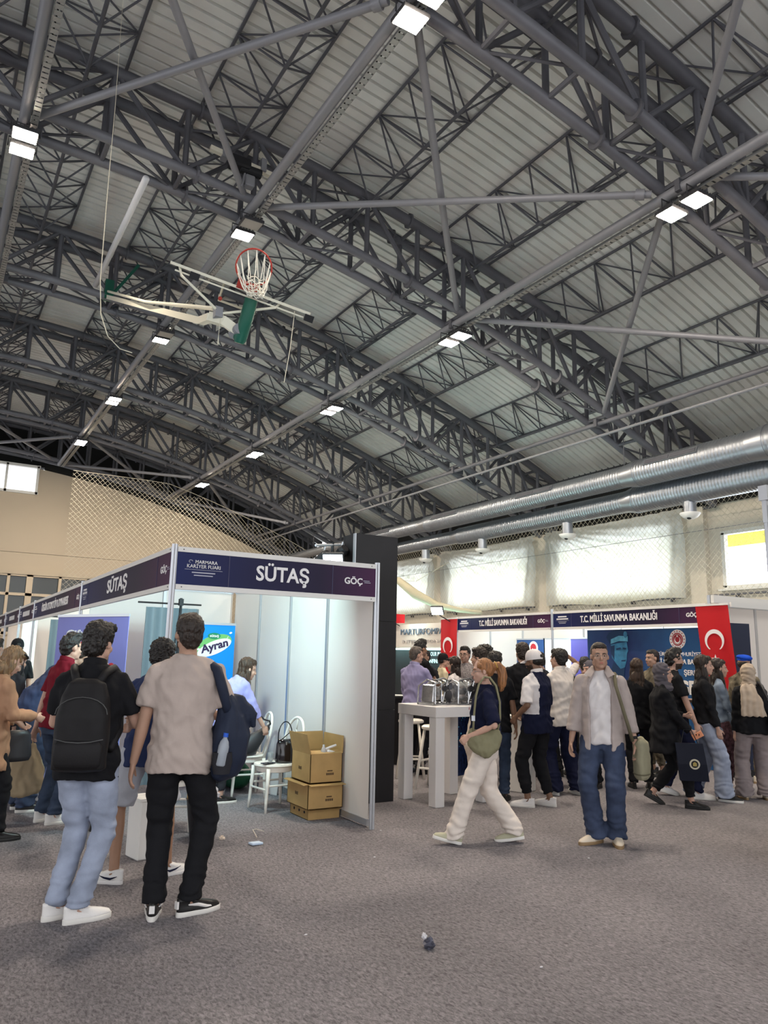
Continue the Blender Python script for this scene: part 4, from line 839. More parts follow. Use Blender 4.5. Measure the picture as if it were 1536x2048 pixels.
# bar stools
def make_stool(lab):
    t = thing('bar_stool', lab, 'stool', (0, 0, 0), 0, 'white round-seat bar stools')
    part('seat', CH, t, lambda b: b.lathe([(.0, .705), (.15, .705), (.175, .72), (.175, .745), (.15, .76), (0, .765)], (0, 0, 0), 28), radians(50))
    for sx in (-1, 1):
        for sy in (-1, 1): part('leg', CH, t, lambda b: b.tube([(sx*.185, sy*.185, 0), (sx*.10, sy*.10, .71)], [.020, .018], 8), True)
    for z, sgn in ((.25, 0), (.33, 1)):
        w = .185-.085*z/.71
        part('foot_rail', CH, t, lambda b: [b.tube(([(-w, s*w, z), (w, s*w, z)] if sgn else [(s*w, -w, z), (s*w, w, z)]), .014, 8) for s in (-1, 1)])
    return t
st = make_stool('white bar stool right behind the high table, half hidden by its front leg'); st.location = (5.66, 8.10, 0); st.rotation_euler.z = .5
place(st, (5.88, 9.0, 0), 1.0, 'white bar stool farther back, left of the other behind the high table')
# silver mechanisms on the table
CHR = mat('cast_aluminium', (.55, .55, .56), .25, .85, noise_s=14, noise_a=.25); CHD = mat('dark_steel_parts', (.08, .08, .09), .3, .7)
def mech(c, s, ang, lab, cls):
    t = thing('metal_mechanism', lab, 'machine part', c, 0, 'silver mechanisms on the high table'); R_ = Matrix.Rotation(ang, 3, 'Z'); c = V(c)
    Q = lambda x, y, z: c+R_@V((x*s, y*s, z*s))
    part('base_frame', CHR, t, lambda b: [b.tube([Q(-.16, y, .012), Q(.16, y, .012)], .011*s, 6) for y in (-.1, .1)]+[b.tube([Q(x, -.12, .012), Q(x, .12, .012)], .011*s, 6) for x in (-.14, .14)])
    if cls: part('casing', CHR, t, lambda b: (b.lathe([(.05*s, -.15*s), (.105*s, -.14*s), (.115*s, -.05*s), (.10*s, 0), (.115*s, .05*s), (.10*s, .14*s), (.05*s, .15*s)], Q(0, 0, .14), 20, R_@Euler((0, pi/2, 0)).to_matrix())), radians(40))
    else: part('casing', CHR, t, lambda b: (b.box(Q(-.10, 0, .12), (.045*s, .17*s, .20*s), R_@Euler((0, .12, 0)).to_matrix(), bev=.015), b.lathe([(.05*s, -.03*s), (.075*s, -.02*s), (.075*s, .02*s), (.05*s, .03*s)], Q(.03, 0, .12), 18, R_@Euler((0, pi/2, 0)).to_matrix()), b.box(Q(.02, 0, .23), (.16*s, .05*s, .02*s), R_)))
    part('side_plate', CHR, t, lambda b: [b.tube([Q(x, -.12, .02), Q(x, .12, .02), Q(x+.02, .12, .20), Q(x+.03, .02, .27), Q(x+.02, -.10, .24)], .010*s, 6, closed=True) for x in ((-.16, .0, .16) if cls else (-.14, -.02, .10))])
    part('gear', CHD, t, lambda b: [b.lathe([(r*s, -.012*s), (r*s, .012*s)], Q(x, -.13, z), 14, R_@Euler((pi/2, 0, 0)).to_matrix()) for x, z, r in ((.09, .10, .06), (.12, .20, .04), (.02, .18, .035), (.10, .05, .03))])
    part('linkage', CHR, t, lambda b: (b.tube([Q(-.14, -.12, .27), Q(0, -.13, .29), Q(.15, -.11, .25)], .010*s, 6), b.tube([Q(-.1, .1, .05), Q(.12, -.1, .25)], .012*s, 6), b.tube([Q(.16, -.1, .02), Q(.15, -.1, .27)], .012*s, 6), b.tube([Q(-.02, -.13, .03), Q(.08, -.13, .26)], .008*s, 6)))
    part('bolt', CHD, t, lambda b: [b.ell(Q(x, -.135, z), .011*s, 8, 5) for x in (-.12, -.04, .05, .13) for z in (.03, .26)])
mech(V((5.18, 7.45, 1.061)), 1.05, .35, 'open silver mechanism on the left end of the high table', False); mech(V((5.55, 7.42, 1.061)), 1.05, .15, 'drum-shaped silver mechanism on the high table by the walking woman', True)
tag(part('card_holder', TXT, None, lambda b: (b.box((5.62, 7.62, 1.17), (.10, .012, .22), (0, 0, .3)), b.box((5.62, 7.62, 1.066), (.11, .05, .01), (0, 0, .3)))), 'small white card standing on the high table behind the mechanisms', 'card')
# dark speckled counter and black counter behind
t = thing('printed_counter', 'dark blue counter with pale speckles behind the high table', 'counter', (6.55, 8.95, 0))
SPK = mat('deep_navy_print', (.008, .018, .07), .4, noise_s=22, noise_a=.9)
part('front', SPK, t, lambda b: b.box((6.62, 8.85, .5), (.72, .04, 1.0), (0, 0, .35))); part('top', BLACKP, t, lambda b: b.box((6.57, 9.0, 1.01), (.76, .34, .03), (0, 0, .35)))
random.seed(5); part('speckle', LB, t, lambda b: [b.poly([(0, 0), (r, 0), (r*1.3, r), (.2*r, r*.8)], .002, V((6.62, 8.85, 0))+V((cos(.35), sin(.35), 0))*random.uniform(-.33, .3)+V((sin(.35), -cos(.35), 0))*.021+V((0, 0, random.uniform(.3, .9))), (cos(.35), sin(.35), 0), (0, 0, 1)) for r in [random.uniform(.006, .02) for k in range(46)]])
t = thing('black_counter', 'long black cloth-covered counter behind the lavender shirt man', 'counter', (6.2, 10.35, 0))
part('skirt', BLACKP, t, lambda b: b.box((6.2, 10.35, .49), (1.1, .5, .98), (0, 0, -.25))); part('top', mat('black_cloth', (.015, .015, .018), .7), t, lambda b: b.box((6.2, 10.35, .99), (1.16, .56, .03), (0, 0, -.25)))
for k in range(3): tag(part('leaflet', TXT, None, lambda b: b.box((5.9+.28*k, 10.45-.08*k, 1.008), (.21, .29, .006), (0, 0, .2*k))), 'white leaflet lying on the black counter behind the pillar', 'leaflet', 'leaflets on the black counter')
# white tables hidden in the crowd
t = thing('white_counter', 'white promotion counter glimpsed behind the capped man and the navy tee man', 'counter', (6.9, 7.6, 0))
part('front', WHITE, t, lambda b: b.box((6.55, 7.55, .44), (.30, .3, .88), (0, 0, .3), bev=.01)); part('top', WHITE, t, lambda b: b.box((6.55, 7.55, .89), (.34, .34, .03), (0, 0, .3)))
t = thing('white_counter', 'white counter glimpsed between the legs of the man in black trousers', 'counter', (2.0, 7.3, 0))
part('front', WHITE, t, lambda b: b.box((1.70, 6.45, .22), (.22, .22, .44), (0, 0, .2), bev=.01)); part('top', WHITE, t, lambda b: b.box((1.70, 6.45, .45), (.25, .25, .02), (0, 0, .2)))
# ================================================================== people
def lpart(name, m, parent, fn, smooth=None, label=None):
    b = MB(); fn(b); o = b.build(name, m, None, smooth, label); o.parent = parent; return o
def remesh(b, vox, sm=2, disp=None, mats=None, paint=None, name='m'):
    me = D.meshes.new('t'); me.from_pydata([tuple(p) for p in b.v], [], b.f); me.update()
    o = D.objects.new('t', me); COL.objects.link(o)
    r = o.modifiers.new('r', 'REMESH'); r.mode = 'VOXEL'; r.voxel_size = vox; r.adaptivity = 0
    if sm: s = o.modifiers.new('s', 'SMOOTH'); s.factor = .5; s.iterations = sm
    bpy.context.view_layer.update(); ev = o.evaluated_get(bpy.context.evaluated_depsgraph_get())
    nm = D.meshes.new_from_object(ev); D.objects.remove(o); D.meshes.remove(me)
    if disp:
        nr = [v.normal.copy() for v in nm.vertices]
        for v, n in zip(nm.vertices, nr): v.co += n*disp(v.co)
    nm.materials.clear()
    for q in (mats if isinstance(mats, (list, tuple)) else [mats]): nm.materials.append(q)
    if paint: nm.polygons.foreach_set('material_index', [paint(p.center) for p in nm.polygons])
    nm.polygons.foreach_set('use_smooth', [True]*len(nm.polygons)); nm.name = name
    return nm
def mobj(name, me, parent=None, label=None):
    o = D.objects.new(name, me); COL.objects.link(o); o.parent = parent
    if label: o['label'] = label
    return o
def ik(a, c, l1, l2, pole):
    a, c = V(a), V(c); d = c-a; L_ = min(d.length, (l1+l2)*.9995); d.normalize(); c = a+d*L_
    x = (l1*l1-l2*l2+L_*L_)/(2*L_); h = sqrt(max(0, l1*l1-x*x)); p = V(pole); p = (p-d*p.dot(d)).normalized()
    return a+d*x+p*h, c
SKIN = {}
def skin(k):
    c = {'light': (.50, .30, .225), 'mid': (.40, .235, .165), 'tan': (.32, .175, .11), 'dark': (.22, .12, .075)}[k]
    return mat('skin_'+k, c, .5, noise_s=14, noise_a=.06, spec=.35)
def cloth(name, c, rough=.85, b=.25, bs=160, ns=5, na=.10, **k): return mat(name, c, rough, noise_s=ns, noise_a=na, bump=b, bump_s=bs, bump_d=.0035, spec=.15, **k)
HAIRM = {k: mat('hair_'+k, c, .45, noise_s=60, noise_a=.5, bump=.5, bump_s=120, stretch=(1, 1, .18), spec=.4) for k, c in {'black': (.012, .009, .008), 'brown': (.045, .024, .014), 'darkbrown': (.022, .013, .009), 'ginger': (.26, .11, .04), 'blondebrown': (.20, .12, .06), 'grey': (.09, .07, .06)}.items()}
EYEW = mat('eye_white', (.42, .38, .36), .3); EYED = mat('eye_iris', (.03, .018, .012), .2); LIP = mat('lips', (.42, .16, .13), .5); WIRE = mat('glasses_wire', (.25, .22, .20), .3, .8)
JEANL = cloth('light_blue_denim', (.29, .325, .42), ns=7, na=.22); JEANM = cloth('mid_blue_denim', (.040, .053, .095), ns=7, na=.3); JEAND = cloth('dark_denim', (.035, .05, .085), ns=7, na=.3)
BLK = cloth('black_cotton', (.010, .010, .012)); CHAR = cloth('charcoal_cotton', (.025, .025, .03)); NAVYC = cloth('navy_cotton', (.008, .010, .030)); WHC = cloth('white_cotton', (.66, .62, .62)); OFFW = cloth('off_white_cotton', (.66, .59, .54)); BEIGE = cloth('beige_cotton', (.42, .345, .31))
MARO = cloth('maroon_cotton', (.15, .008, .018)); LAV = cloth('lavender_cotton', (.33, .32, .62)); LAV2 = cloth('dusty_lavender_cotton', (.27, .25, .42)); CAMEL = cloth('camel_wool', (.36, .205, .125)); DENSH = cloth('blue_denim_shirt', (.035, .048, .10), na=.3)
CREAM = cloth('cream_denim', (.66, .58, .52)); STRIPE = cloth('fine_striped_shirt', (.38, .32, .30)); GREYP = cloth('grey_trouser', (.23, .19, .19)); GSW = cloth('grey_knit', (.26, .23, .23), na=.5, ns=60); OLIVE = cloth('dark_olive', (.02, .028, .018)); PINKC = cloth('pink_cotton', (.60, .22, .20))
CAMO = cloth('camouflage', (.12, .10, .07), ns=9, na=.75); GHIJ = cloth('grey_scarf', (.10, .09, .105), bs=60); BHIJ = cloth('beige_scarf', (.44, .35, .27), bs=60); PATT = cloth('patterned_dark', (.10, .05, .06), ns=25, na=.8); DBLUE = cloth('blue_cotton', (.02, .03, .085))
SHW = mat('white_leather', (.74, .71, .69), .4, bump=.1, bump_s=90); SHB = mat('black_leather', (.012, .011, .011), .35); SHC = mat('cream_leather', (.62, .53, .42), .5); GUM = mat('gum_rubber', (.26, .17, .09), .5); RUBW = mat('white_rubber', (.70, .67, .63), .5); RUBB = mat('black_rubber', (.02, .02, .02), .6)

def hand(b, wr, d, n, curl=.35, s=1., thumb=1, spread=.004):
    "palm + five fingers; d = pointing direction, n = palm normal (towards which fingers curl)"
    d = V(d).normalized(); n = V(n); n = (n-d*n.dot(d)).normalized(); sd = d.cross(n)*thumb   # sd points to the thumb side
    wr = V(wr)
    rings = []
    for u, w, t in ((-.012, .023, .017), (.012, .027, .017), (.045, .036, .015), (.075, .039, .014), (.092, .036, .011)):
        c = wr+d*u*s; rings.append([c+sd*w*s*cos(a)+n*t*s*sin(a) for a in [2*pi*k/12 for k in range(12)]])
    b.loft(rings)
    for k, (o, L_) in enumerate(((.029, .068), (.0098, .077), (-.0098, .072), (-.029, .056))):
        p = wr+d*.082*s+sd*o*s; dirv = d.copy(); pts = [p]; seg = (.45, .31, .24)
        for q in range(3):
            a = curl*(1+.15*k)*(.8 if q == 0 else 1); R_ = Matrix.Rotation(a, 3, n.cross(d)*-1) if 0 else Matrix.Rotation(a, 3, d.cross(n)); dirv = R_@dirv
            pts.append(pts[-1]+(dirv+sd*spread*o*20)*L_*seg[q]*s)
        b.tube([p-d*.03*s]+pts, [.0085*s, .0092*s, .0086*s, .0080*s, .0066*s], 8)
        b.ell(pts[-1], .0068*s, 8, 6)
    p = wr+d*.018*s+sd*.022*s+n*.006*s; t1 = p+(d*.55+sd*.62+n*.28)*.040*s; t2 = t1+(d*.80+sd*.22+n*.35)*.032*s; t3 = t2+(d*.85-sd*.02+n*.42)*.024*s
    b.tube([p-d*.008*s, p, t1, t2, t3], [.012*s, .0135*s, .011*s, .0095*s, .0075*s], 8); b.ell(t3, .0076*s, 8, 6)

def face_rel(x, y, a): return atan2(-x, y)+radians(a)

def person(lab, x, y, H=1.75, a=0, fem=False, sk='mid', top=None, top_len=.80, sleeve='short', loose=1., trous=None, leg='straight', tz=None, shoe=None, hair='black', hstyle='short',
           lean=0, hyaw=0, hpitch=0, rh=None, lh=None, rf=None, lf=None, rfy=-8, lfy=8, rlift=0, llift=0, curl=.35, glasses=False, beard=False, build=1., paint=None, vox=.0085, face=True, collar=False, extra=None, drop=0, hscale=1., rn=None, ln=None, z0=0, group=None):
    s = H/1.75; cat = 'person'
    sh = .150 if fem else .168; sh *= build
    LN = radians(lean)
    HZ = .93-drop
    def sp(p):          # bend the trunk forward above the hips
        p = V(p); 
        if p.z <= .95: return V((p.x, p.y, p.z-drop))*s
        t = min(1, (p.z-.95)/.22); ang = -LN*t; q = V((0, p.y, p.z-.95)); q = Matrix.Rotation(ang, 3, 'X')@q
        return V((p.x, q.y, q.z+.95-drop))*s
    # joints
    hips = {1: V((.09, 0, HZ-.01))*s, -1: V((-.09, 0, HZ-.01))*s}
    foot = {1: V(rf or (.10, 0, .0)), -1: V(lf or (-.10, 0, .0))}
    lift = {1: rlift, -1: llift}; fy = {1: radians(rfy), -1: radians(lfy)}
    ank = {}; knee = {}; toe = {}
    for q in (1, -1):
        fdir = V((-sin(fy[q]), cos(fy[q]), 0)); ft = foot[q]*s
        lf_ = radians(lift[q])       # + heel raised (toe down), - toe raised
        if lf_ >= 0: base = ft+fdir*.14*s; ax = base+(-fdir*cos(lf_)*.14+V((0, 0, 1))*sin(lf_)*.14)*s; an = ax+(V((0, 0, 1))*cos(lf_)+fdir*sin(lf_))*.085*s
        else: base = ft-fdir*.05*s; ax = ft+V((0, 0, 1))*.02*s*0; an = ft+V((0, 0, .085))*s
        ank[q] = an; toe[q] = (fdir, lf_, ft)
        knee[q], an2 = ik(hips[q], an, .435*s, .425*s, fdir+V((q*.05, .3, 0))); 
    shd = {q: sp((q*sh, -.005, 1.385)) for q in (1, -1)}
    hd_t = {1: V(rh or (.235 if not fem else .215, .03, .80)), -1: V(lh or (-.235 if not fem else -.215, .03, .80))}
    elb = {}; wri = {}
    for q in (1, -1):
        tgt = hd_t[q]*s
        pole = V((q*.45, -1, -.25)) if tgt.z < 1.25*s else V((q*1.0, .1, -.5))
        elb[q], wri[q] = ik(shd[q], tgt, .285*s, .25*s, pole)
    nb = sp((0, -.01, 1.48)); nt_ = sp((0, .012, 1.533))
    HR = Matrix.Rotation(radians(hyaw), 3, 'Z')@Matrix.Rotation(-LN*.45-radians(hpitch), 3, 'X')
    hs = s*hscale*1.0
    hc = nt_+HR@V((0, .012, .082))*hs
    Hd = lambda p: hc+HR@(V(p)*hs)
    # ---- body
    b = MB(); k_ = .9*build
    def ring(c, rx, ry, n=20, R_=None): return [V((c[0]*1+rx*cos(2*pi*j/n), c[1]+ry*sin(2*pi*j/n), c[2])) for j in range(n)]
    tor = [(.80, .13, .10), (.90, .165, .115), (.98, .158, .112), (1.08, .135 if fem else .145, .10), (1.22, .150 if fem else .160, .112), (1.34, .150 if fem else .165, .106), (1.40, .115, .080), (1.45, .070, .060), (1.50, .056, .056)]
    b.loft([[sp(p) for p in ring((0, -.01 if z > 1.3 else 0, z), rx*k_, ry*k_)] for z, rx, ry in tor])
    for q in (1, -1):
        b.ell(shd[q], .043*s*build, 14, 10); b.tube([sp((q*.03, -.01, 1.455)), shd[q]+V((0, 0, .0*s))], [.034*s, .028*s], 10)
        m = shd[q].lerp(elb[q], .35)
        b.tube([shd[q], m, elb[q], elb[q].lerp(wri[q], .3), wri[q], wri[q]+(wri[q]-elb[q]).normalized()*.012*s], [v*s*build for v in (.043, .044 if not fem else .040, .037 if not fem else .033, .037 if not fem else .032, .024, .022)], 12)
        b.ell(elb[q], .037*s, 10, 8)
        d = (wri[q]-elb[q]).normalized(); nn = (rn if q == 1 else ln)
        nn = V(nn) if nn else V((-q, .15, 0))
        hand(b, wri[q]+d*.008*s, d+V((0, 0, -.25)), nn, curl, s*(.92 if fem else 1.0), thumb=q)
        b.tube([hips[q], hips[q].lerp(knee[q], .4), knee[q], knee[q].lerp(ank[q], .3), ank[q].lerp(knee[q], .25), ank[q]], [v*s*build for v in (.088, .078, .054, .054, .038, .036)], 14)
        b.ell(knee[q]+V((0, .004, 0)), .055*s*build, 12, 8)
        fdir, lf_, ft = toe[q]
        R2 = Matrix.Rotation(fy[q], 3, 'Z')@Matrix.Rotation(-lf_, 3, 'X'); pv = ft+fdir*(.14 if lf_ >= 0 else -.05)*s; T2 = lambda y_, z_: pv+R2@(V((0, y_-(.14 if lf_ >= 0 else -.05), z_))*s)
        b.tube([ank[q], T2(.03, .060), T2(.10, .045), T2(.15, .040)], [.034*s, .032*s, .026*s, .02*s], 10)
    b.tube([nb, nt_, Hd((0, -.018, -.04))], [.058*s*(.88 if fem else 1), .054*s*(.86 if fem else 1), .052*s], 14)
    for c, r in (((0, -.012, .028), (.076, .095, .097)), ((0, .016, -.030), (.061, .074, .088)), ((0, .030, -.078), (.047, .050, .040)), ((0, .066, -.098), (.021, .018, .018)), ((0, .068, .028), (.050, .020, .016)),
                 ((.034, .060, -.030), (.024, .022, .024)), ((-.034, .060, -.030), (.024, .022, .024)), ((0, .080, -.066), (.024, .013, .016)), ((.052, .0, -.060), (.016, .03, .03)), ((-.052, .0, -.060), (.016, .03, .03))):
        b.ell(Hd(c), tuple(v*hs for v in r), 18, 12, HR)
    b.tube([Hd((0, .082, .018)), Hd((0, .096, -.008)), Hd((0, .106, -.030)), Hd((0, .100, -.040))], [.007*hs, .009*hs, .0125*hs, .010*hs], 8); b.ell(Hd((0, .092, -.038)), (.018*hs, .012*hs, .009*hs), 10, 6, HR)
    for q in (1, -1): b.ell(Hd((q*.077, -.006, -.010)), (.009*hs, .017*hs, .026*hs), 10, 8, HR@Euler((.15, 0, -.3*q)).to_matrix())
    SM = [skin(sk)]; pf = None
    if beard:
        SM.append(mat('beard_skin', (.045, .028, .020), .8, noise_s=80, noise_a=.4)); HI = HR.inverted()
        def pf(c):
            q = HI@(V(c)-hc)/hs
            return 1 if (q.length < .16 and q.z < -.045-.0*q.y and q.z > -.125 and q.y > -.012 and not (abs(q.x) < .018 and -.070 < q.z < -.058)) or (q.length < .16 and -.05 < q.x < .05 and -.058 < q.z < -.046 and q.y > .07) else 0
    body = mobj('person', remesh(b, vox*s, 2, None, SM, pf, 'person'))
    body.location = (x, y, z0); body.rotation_euler.z = face_rel(x, y, a); tag(body, lab, cat, group)
    # ---- face
    if face:
        for q in (1, -1):
            e = lpart('eye', EYEW, body, lambda b: b.ell(Hd((q*.030, .0712, -.002)), (.0140*hs, .0105*hs, .0062*hs), 12, 8, HR), True)
            lpart('iris', EYED, e, lambda b: b.ell(Hd((q*.030, .0800, -.002)), (.0062*hs, .003*hs, .0058*hs), 10, 6, HR), True)
            lpart('eyebrow', HAIRM[hair if hair in HAIRM else 'black'], body, lambda b: b.tube([Hd((q*.014, .090, .016)), Hd((q*.030, .088, .022)), Hd((q*.048, .074, .016))], [.003*hs, .0042*hs, .0025*hs], 6), True)
        lpart('lips', LIP, body, lambda b: (b.ell(Hd((0, .0925, -.0615)), (.019*hs, .0055*hs, .004*hs), 12, 6, HR), b.ell(Hd((0, .0915, -.069)), (.016*hs, .0055*hs, .0045*hs), 12, 6, HR)), True)
    if glasses:
        lpart('glasses', WIRE if glasses is True else BLACK, body, lambda b: ([b.tube([Hd((q*.032+.024*cos(t), .097-.012*abs(cos(t))*(1 if cos(t)*q > 0 else 0), -.004+.019*sin(t))) for t in [k*pi/8 for k in range(16)]], (.0017 if glasses is True else .003)*hs, 5, closed=True) for q in (1, -1)], b.tube([Hd((-.009, .099, 0)), Hd((.009, .099, 0))], .002*hs, 5), [b.tube([Hd((q*.056, .085, 0)), Hd((q*.080, .0, .003)), Hd((q*.080, -.02, -.01))], .0018*hs, 5) for q in (1, -1)]))
    # ---- hair / headwear
    nz = lambda f, am, sx=1, sz=1: (lambda c: am*noise.noise(V((c.x*f*sx, c.y*f*sx, c.z*f*sz))))
    def hairpiece(name, m, blobs, tubes=(), dsp=None, v=.0075, sm=2):
        b = MB()
        for c, r in blobs: b.ell(Hd(c), tuple(q*hs for q in r), 18, 12, HR)
        for pts, rs in tubes: b.tube([Hd(p) for p in pts], [q*hs for q in rs], 10)
        return mobj(name, remesh(b, v*s, sm, dsp, [m], None, name), body)
    cap_ = [((0, -.024, .040), (.0845, .098, .096)), ((0, -.052, -.012), (.073, .066, .072)), ((0, .028, .086), (.064, .056, .042))]
    hm = HAIRM.get(hair)
    if hstyle == 'short': hairpiece('hair', hm, cap_+[((0, .040, .100), (.060, .040, .030)), ((.0, -.07, -.06), (.052, .035, .03))], dsp=lambda c: .006*noise.noise(c*40)+.006*noise.noise(c*95), v=.0065, sm=1)
    elif hstyle == 'cropped': hairpiece('hair', hm, [((0, -.022, .038), (.080, .094, .094)), ((0, -.050, -.012), (.070, .062, .062)), ((0, .026, .084), (.063, .055, .040))], dsp=nz(60, .004))
    elif hstyle == 'full': hairpiece('hair', hm, [((0, -.020, .050), (.092, .103, .100)), ((0, -.055, -.012), (.080, .070, .080)), ((.02, .055, .105), (.060, .042, .036)), ((-.03, .05, .10), (.05, .04, .035))], dsp=lambda c: .009*noise.noise(c*30)+.010*noise.noise(c*75), v=.0065, sm=1)
    elif hstyle == 'curly': hairpiece('hair', hm, [((0, -.018, .055), (.093, .103, .098)), ((0, -.055, -.012), (.078, .068, .070)), ((.0, .055, .105), (.070, .045, .040))], dsp=lambda c: .010*noise.noise(c*30)+.016*noise.noise(c*62), v=.006, sm=1)
    elif hstyle == 'quiff': hairpiece('hair', hm, cap_+[((0, .045, .112), (.058, .045, .040)), ((0, .0, .12), (.062, .06, .035))], dsp=nz(35, .014))
    elif hstyle == 'long':
        hairpiece('hair', hm, cap_+[((0, -.03, .045), (.088, .100, .098)), ((.0, -.075, -.14), (.095, .050, .13)), ((0, -.095, -.28), (.105, .042, .14)), ((0, -.10, -.40), (.085, .036, .10)), ((.072, -.01, -.09), (.024, .04, .10)), ((-.072, -.01, -.09), (.024, .04, .10)), ((.085, .03, -.24), (.030, .028, .12)), ((-.085, .0, -.22), (.03, .035, .12))], dsp=nz(60, .012, 1, .15))
    elif hstyle == 'mid': hairpiece('hair', hm, cap_+[((0, -.03, .045), (.087, .099, .098)), ((0, -.07, -.12), (.088, .05, .10)), ((.070, -.01, -.08), (.024, .045, .09)), ((-.070, -.01, -.08), (.024, .045, .09))], dsp=nz(60, .012, 1, .15))
    elif hstyle == 'ponytail':
        hairpiece('hair', hm, [((0, -.020, .036), (.082, .095, .093)), ((0, -.052, .0), (.070, .062, .060)), ((.055, .03, .05), (.03, .03, .03)), ((-.055, .03, .05), (.03, .03, .03)), ((0, -.125, .045), (.04, .04, .04))], tubes=[([(0, -.10, .05), (0, -.15, .06), (.0, -.185, .02), (.0, -.195, -.06), (0, -.185, -.14), (0, -.175, -.20)], [.03, .036, .046, .048, .038, .012])], dsp=nz(75, .006, 1, .3))
        lpart('hair_tie', mat('hair_tie', (.45, .28, .06), .5), body, lambda b: b.tube([Hd((.036*cos(t), -.135+.012*sin(t), .055+.034*sin(t))) for t in [k*pi/6 for k in range(12)]], .006*hs, 6, closed=True), True)
    elif hstyle == 'bun': hairpiece('hair', hm, [((0, -.020, .036), (.082, .095, .093)), ((0, -.052, .0), (.070, .062, .060)), ((0, -.12, .06), (.035, .035, .035))], dsp=nz(50, .006))
    elif hstyle == 'hijab':
        def hj(b):
            for c, r in (((0, -.030, .040), (.094, .108, .106)), ((0, -.035, -.04), (.090, .098, .09)), ((0, -.02, -.125), (.092, .096, .055)), ((0, .0, -.175), (.115, .105, .055)), ((.0, .035, -.125), (.062, .062, .032))): b.ell(Hd(c), tuple(q*hs for q in r), 20, 14, HR)
            b.tube([Hd((.082*cos(t), .050-.045*abs(cos(t))+.015*sin(t), -.012+.100*sin(t))) for t in [k*pi/12 for k in range(24)]], .013*hs, 6, closed=True)
        b = MB(); hj(b); mobj('headscarf', remesh(b, .0085*s, 1, lambda c: .009*noise.noise(V((c.x*16, c.y*16, c.z*34)))+.0032*sin(c.z*105+c.x*60+c.y*40+4*noise.noise(c*8)), [hm_ if (hm_ := MAT[hair]) else None], None, 'headscarf'), body)
    elif hstyle == 'cap':
        hairpiece('hair', HAIRM['black'], [((0, -.046, -.005), (.076, .068, .060))], dsp=nz(50, .003))
        cm = MAT[hair]
        def cr(b):
            rings = []
            for k in range(9):
                t = k/8*pi/2*.98; r = cos(t)**.75
                rings.append([Hd((.0885*r*cos(u), -.012+.104*r*sin(u), .030+.105*sin(t))) for u in [2*pi*j/24 for j in range(24)]])
            b.loft([[Hd((.088*cos(u), -.012+.104*sin(u), .008)) for u in [2*pi*j/24 for j in range(24)]]]+rings)
        cp = lpart('cap_crown', cm, body, cr, radians(50))
        lpart('cap_brim', cm, body, lambda b: b.loft([[Hd((.075*cos(u)*(1-.10*v), .075+v*.085*sin(u)*1.1, .014-.022*v*v+dz-.010*cos(u)**2)) for u in [pi*j/12 for j in range(13)]] for v, dz in ((0, 0), (.5, 0), (1, 0), (1, .004), (.5, .005), (0, .005))]), radians(40))
        lpart('cap_opening', HAIRM['black'], body, lambda b: b.ell(Hd((0, -.108, .040)), (.030*hs, .010*hs, .026*hs), 14, 8, HR)); lpart('cap_button', cm, body, lambda b: b.ell(Hd((0, -.012, .137)), .006*hs, 8, 5))
    elif hstyle == 'beret':
        hairpiece('hair', HAIRM['darkbrown'], [((0, -.046, -.005), (.076, .066, .060))], dsp=nz(50, .003))
        b = MB(); b.ell(Hd((.012, -.012, .085)), (.108*hs, .112*hs, .040*hs), 22, 12, HR@Euler((0, .18, 0)).to_matrix()); b.ell(Hd((0, -.012, .050)), (.086*hs, .102*hs, .03*hs), 22, 10, HR); mobj('beret', remesh(b, .008*s, 2, nz(14, .008), [MAT[hair]], None, 'beret'), body)
    # ---- top
    if top:
        b = MB(); L_ = loose
        tl = top_len
        base = [(.80, .172, .140), (.90, .176, .138), (.98, .164, .128), (1.08, .146 if fem else .154, .115), (1.22, .156 if fem else .166, .121), (1.34, .160 if fem else .174, .116), (1.40, .140 if fem else .152, .095), (1.45, .094, .076), (1.487, .066 if not collar else .072, .068)]
        rs = []
        def at_z(z):
            for i in range(len(base)-1):
                if base[i][0] <= z <= base[i+1][0]:
                    u = (z-base[i][0])/(base[i+1][0]-base[i][0]); return tuple(base[i][j]+(base[i+1][j]-base[i][j])*u for j in (1, 2))
            return base[0][1:] if z < base[0][0] else base[-1][1:]
        zs = [tl]+[z for z, _, _ in base if z > tl+.03]
        for z in zs:
            rx, ry = at_z(z); g = L_ if z < 1.36 else (1+(L_-1)*.5); fl = 1+max(0, .80-z)*.35
            yo = -.01 if z > 1.3 else 0
            rr = ring((0, yo, z), rx*g*fl*build, ry*g*fl*build, 24)
            rs.append([sp(p) if z > .8 else V((p.x, p.y, p.z-drop*(z/.8)))*s for p in rr])
        b.loft(rs)
        for q in (1, -1):
            b.ell(shd[q], .056*s*build*(1+(L_-1)*.4), 14, 10); b.tube([sp((q*.035, -.01, 1.46)), shd[q]+V((0, 0, .008*s))], [.046*s, .046*s], 10)
            ln_ = {'short': .62, 'half': .85, 'long': 2, 'rolled': 1.35, 'none': .0}[sleeve]
            if ln_ == 0: continue
            lw = (1+(L_-1)*.9)
            if ln_ <= 1:
                e = shd[q].lerp(elb[q], ln_+.12); b.tube([shd[q], shd[q].lerp(e, .5), e], [.056*s*build, .060*s*lw*build, .064*s*lw*build], 14)
            else:
                w = elb[q].lerp(wri[q], .97 if ln_ == 2 else .55)
                b.tube([shd[q], shd[q].lerp(elb[q], .5), elb[q], elb[q].lerp(w, .5), w], [v*s*lw*build for v in (.056, .056, .050, .046, .040)], 14); b.ell(elb[q], .053*s*lw*build, 12, 8)
        sc = 1.0
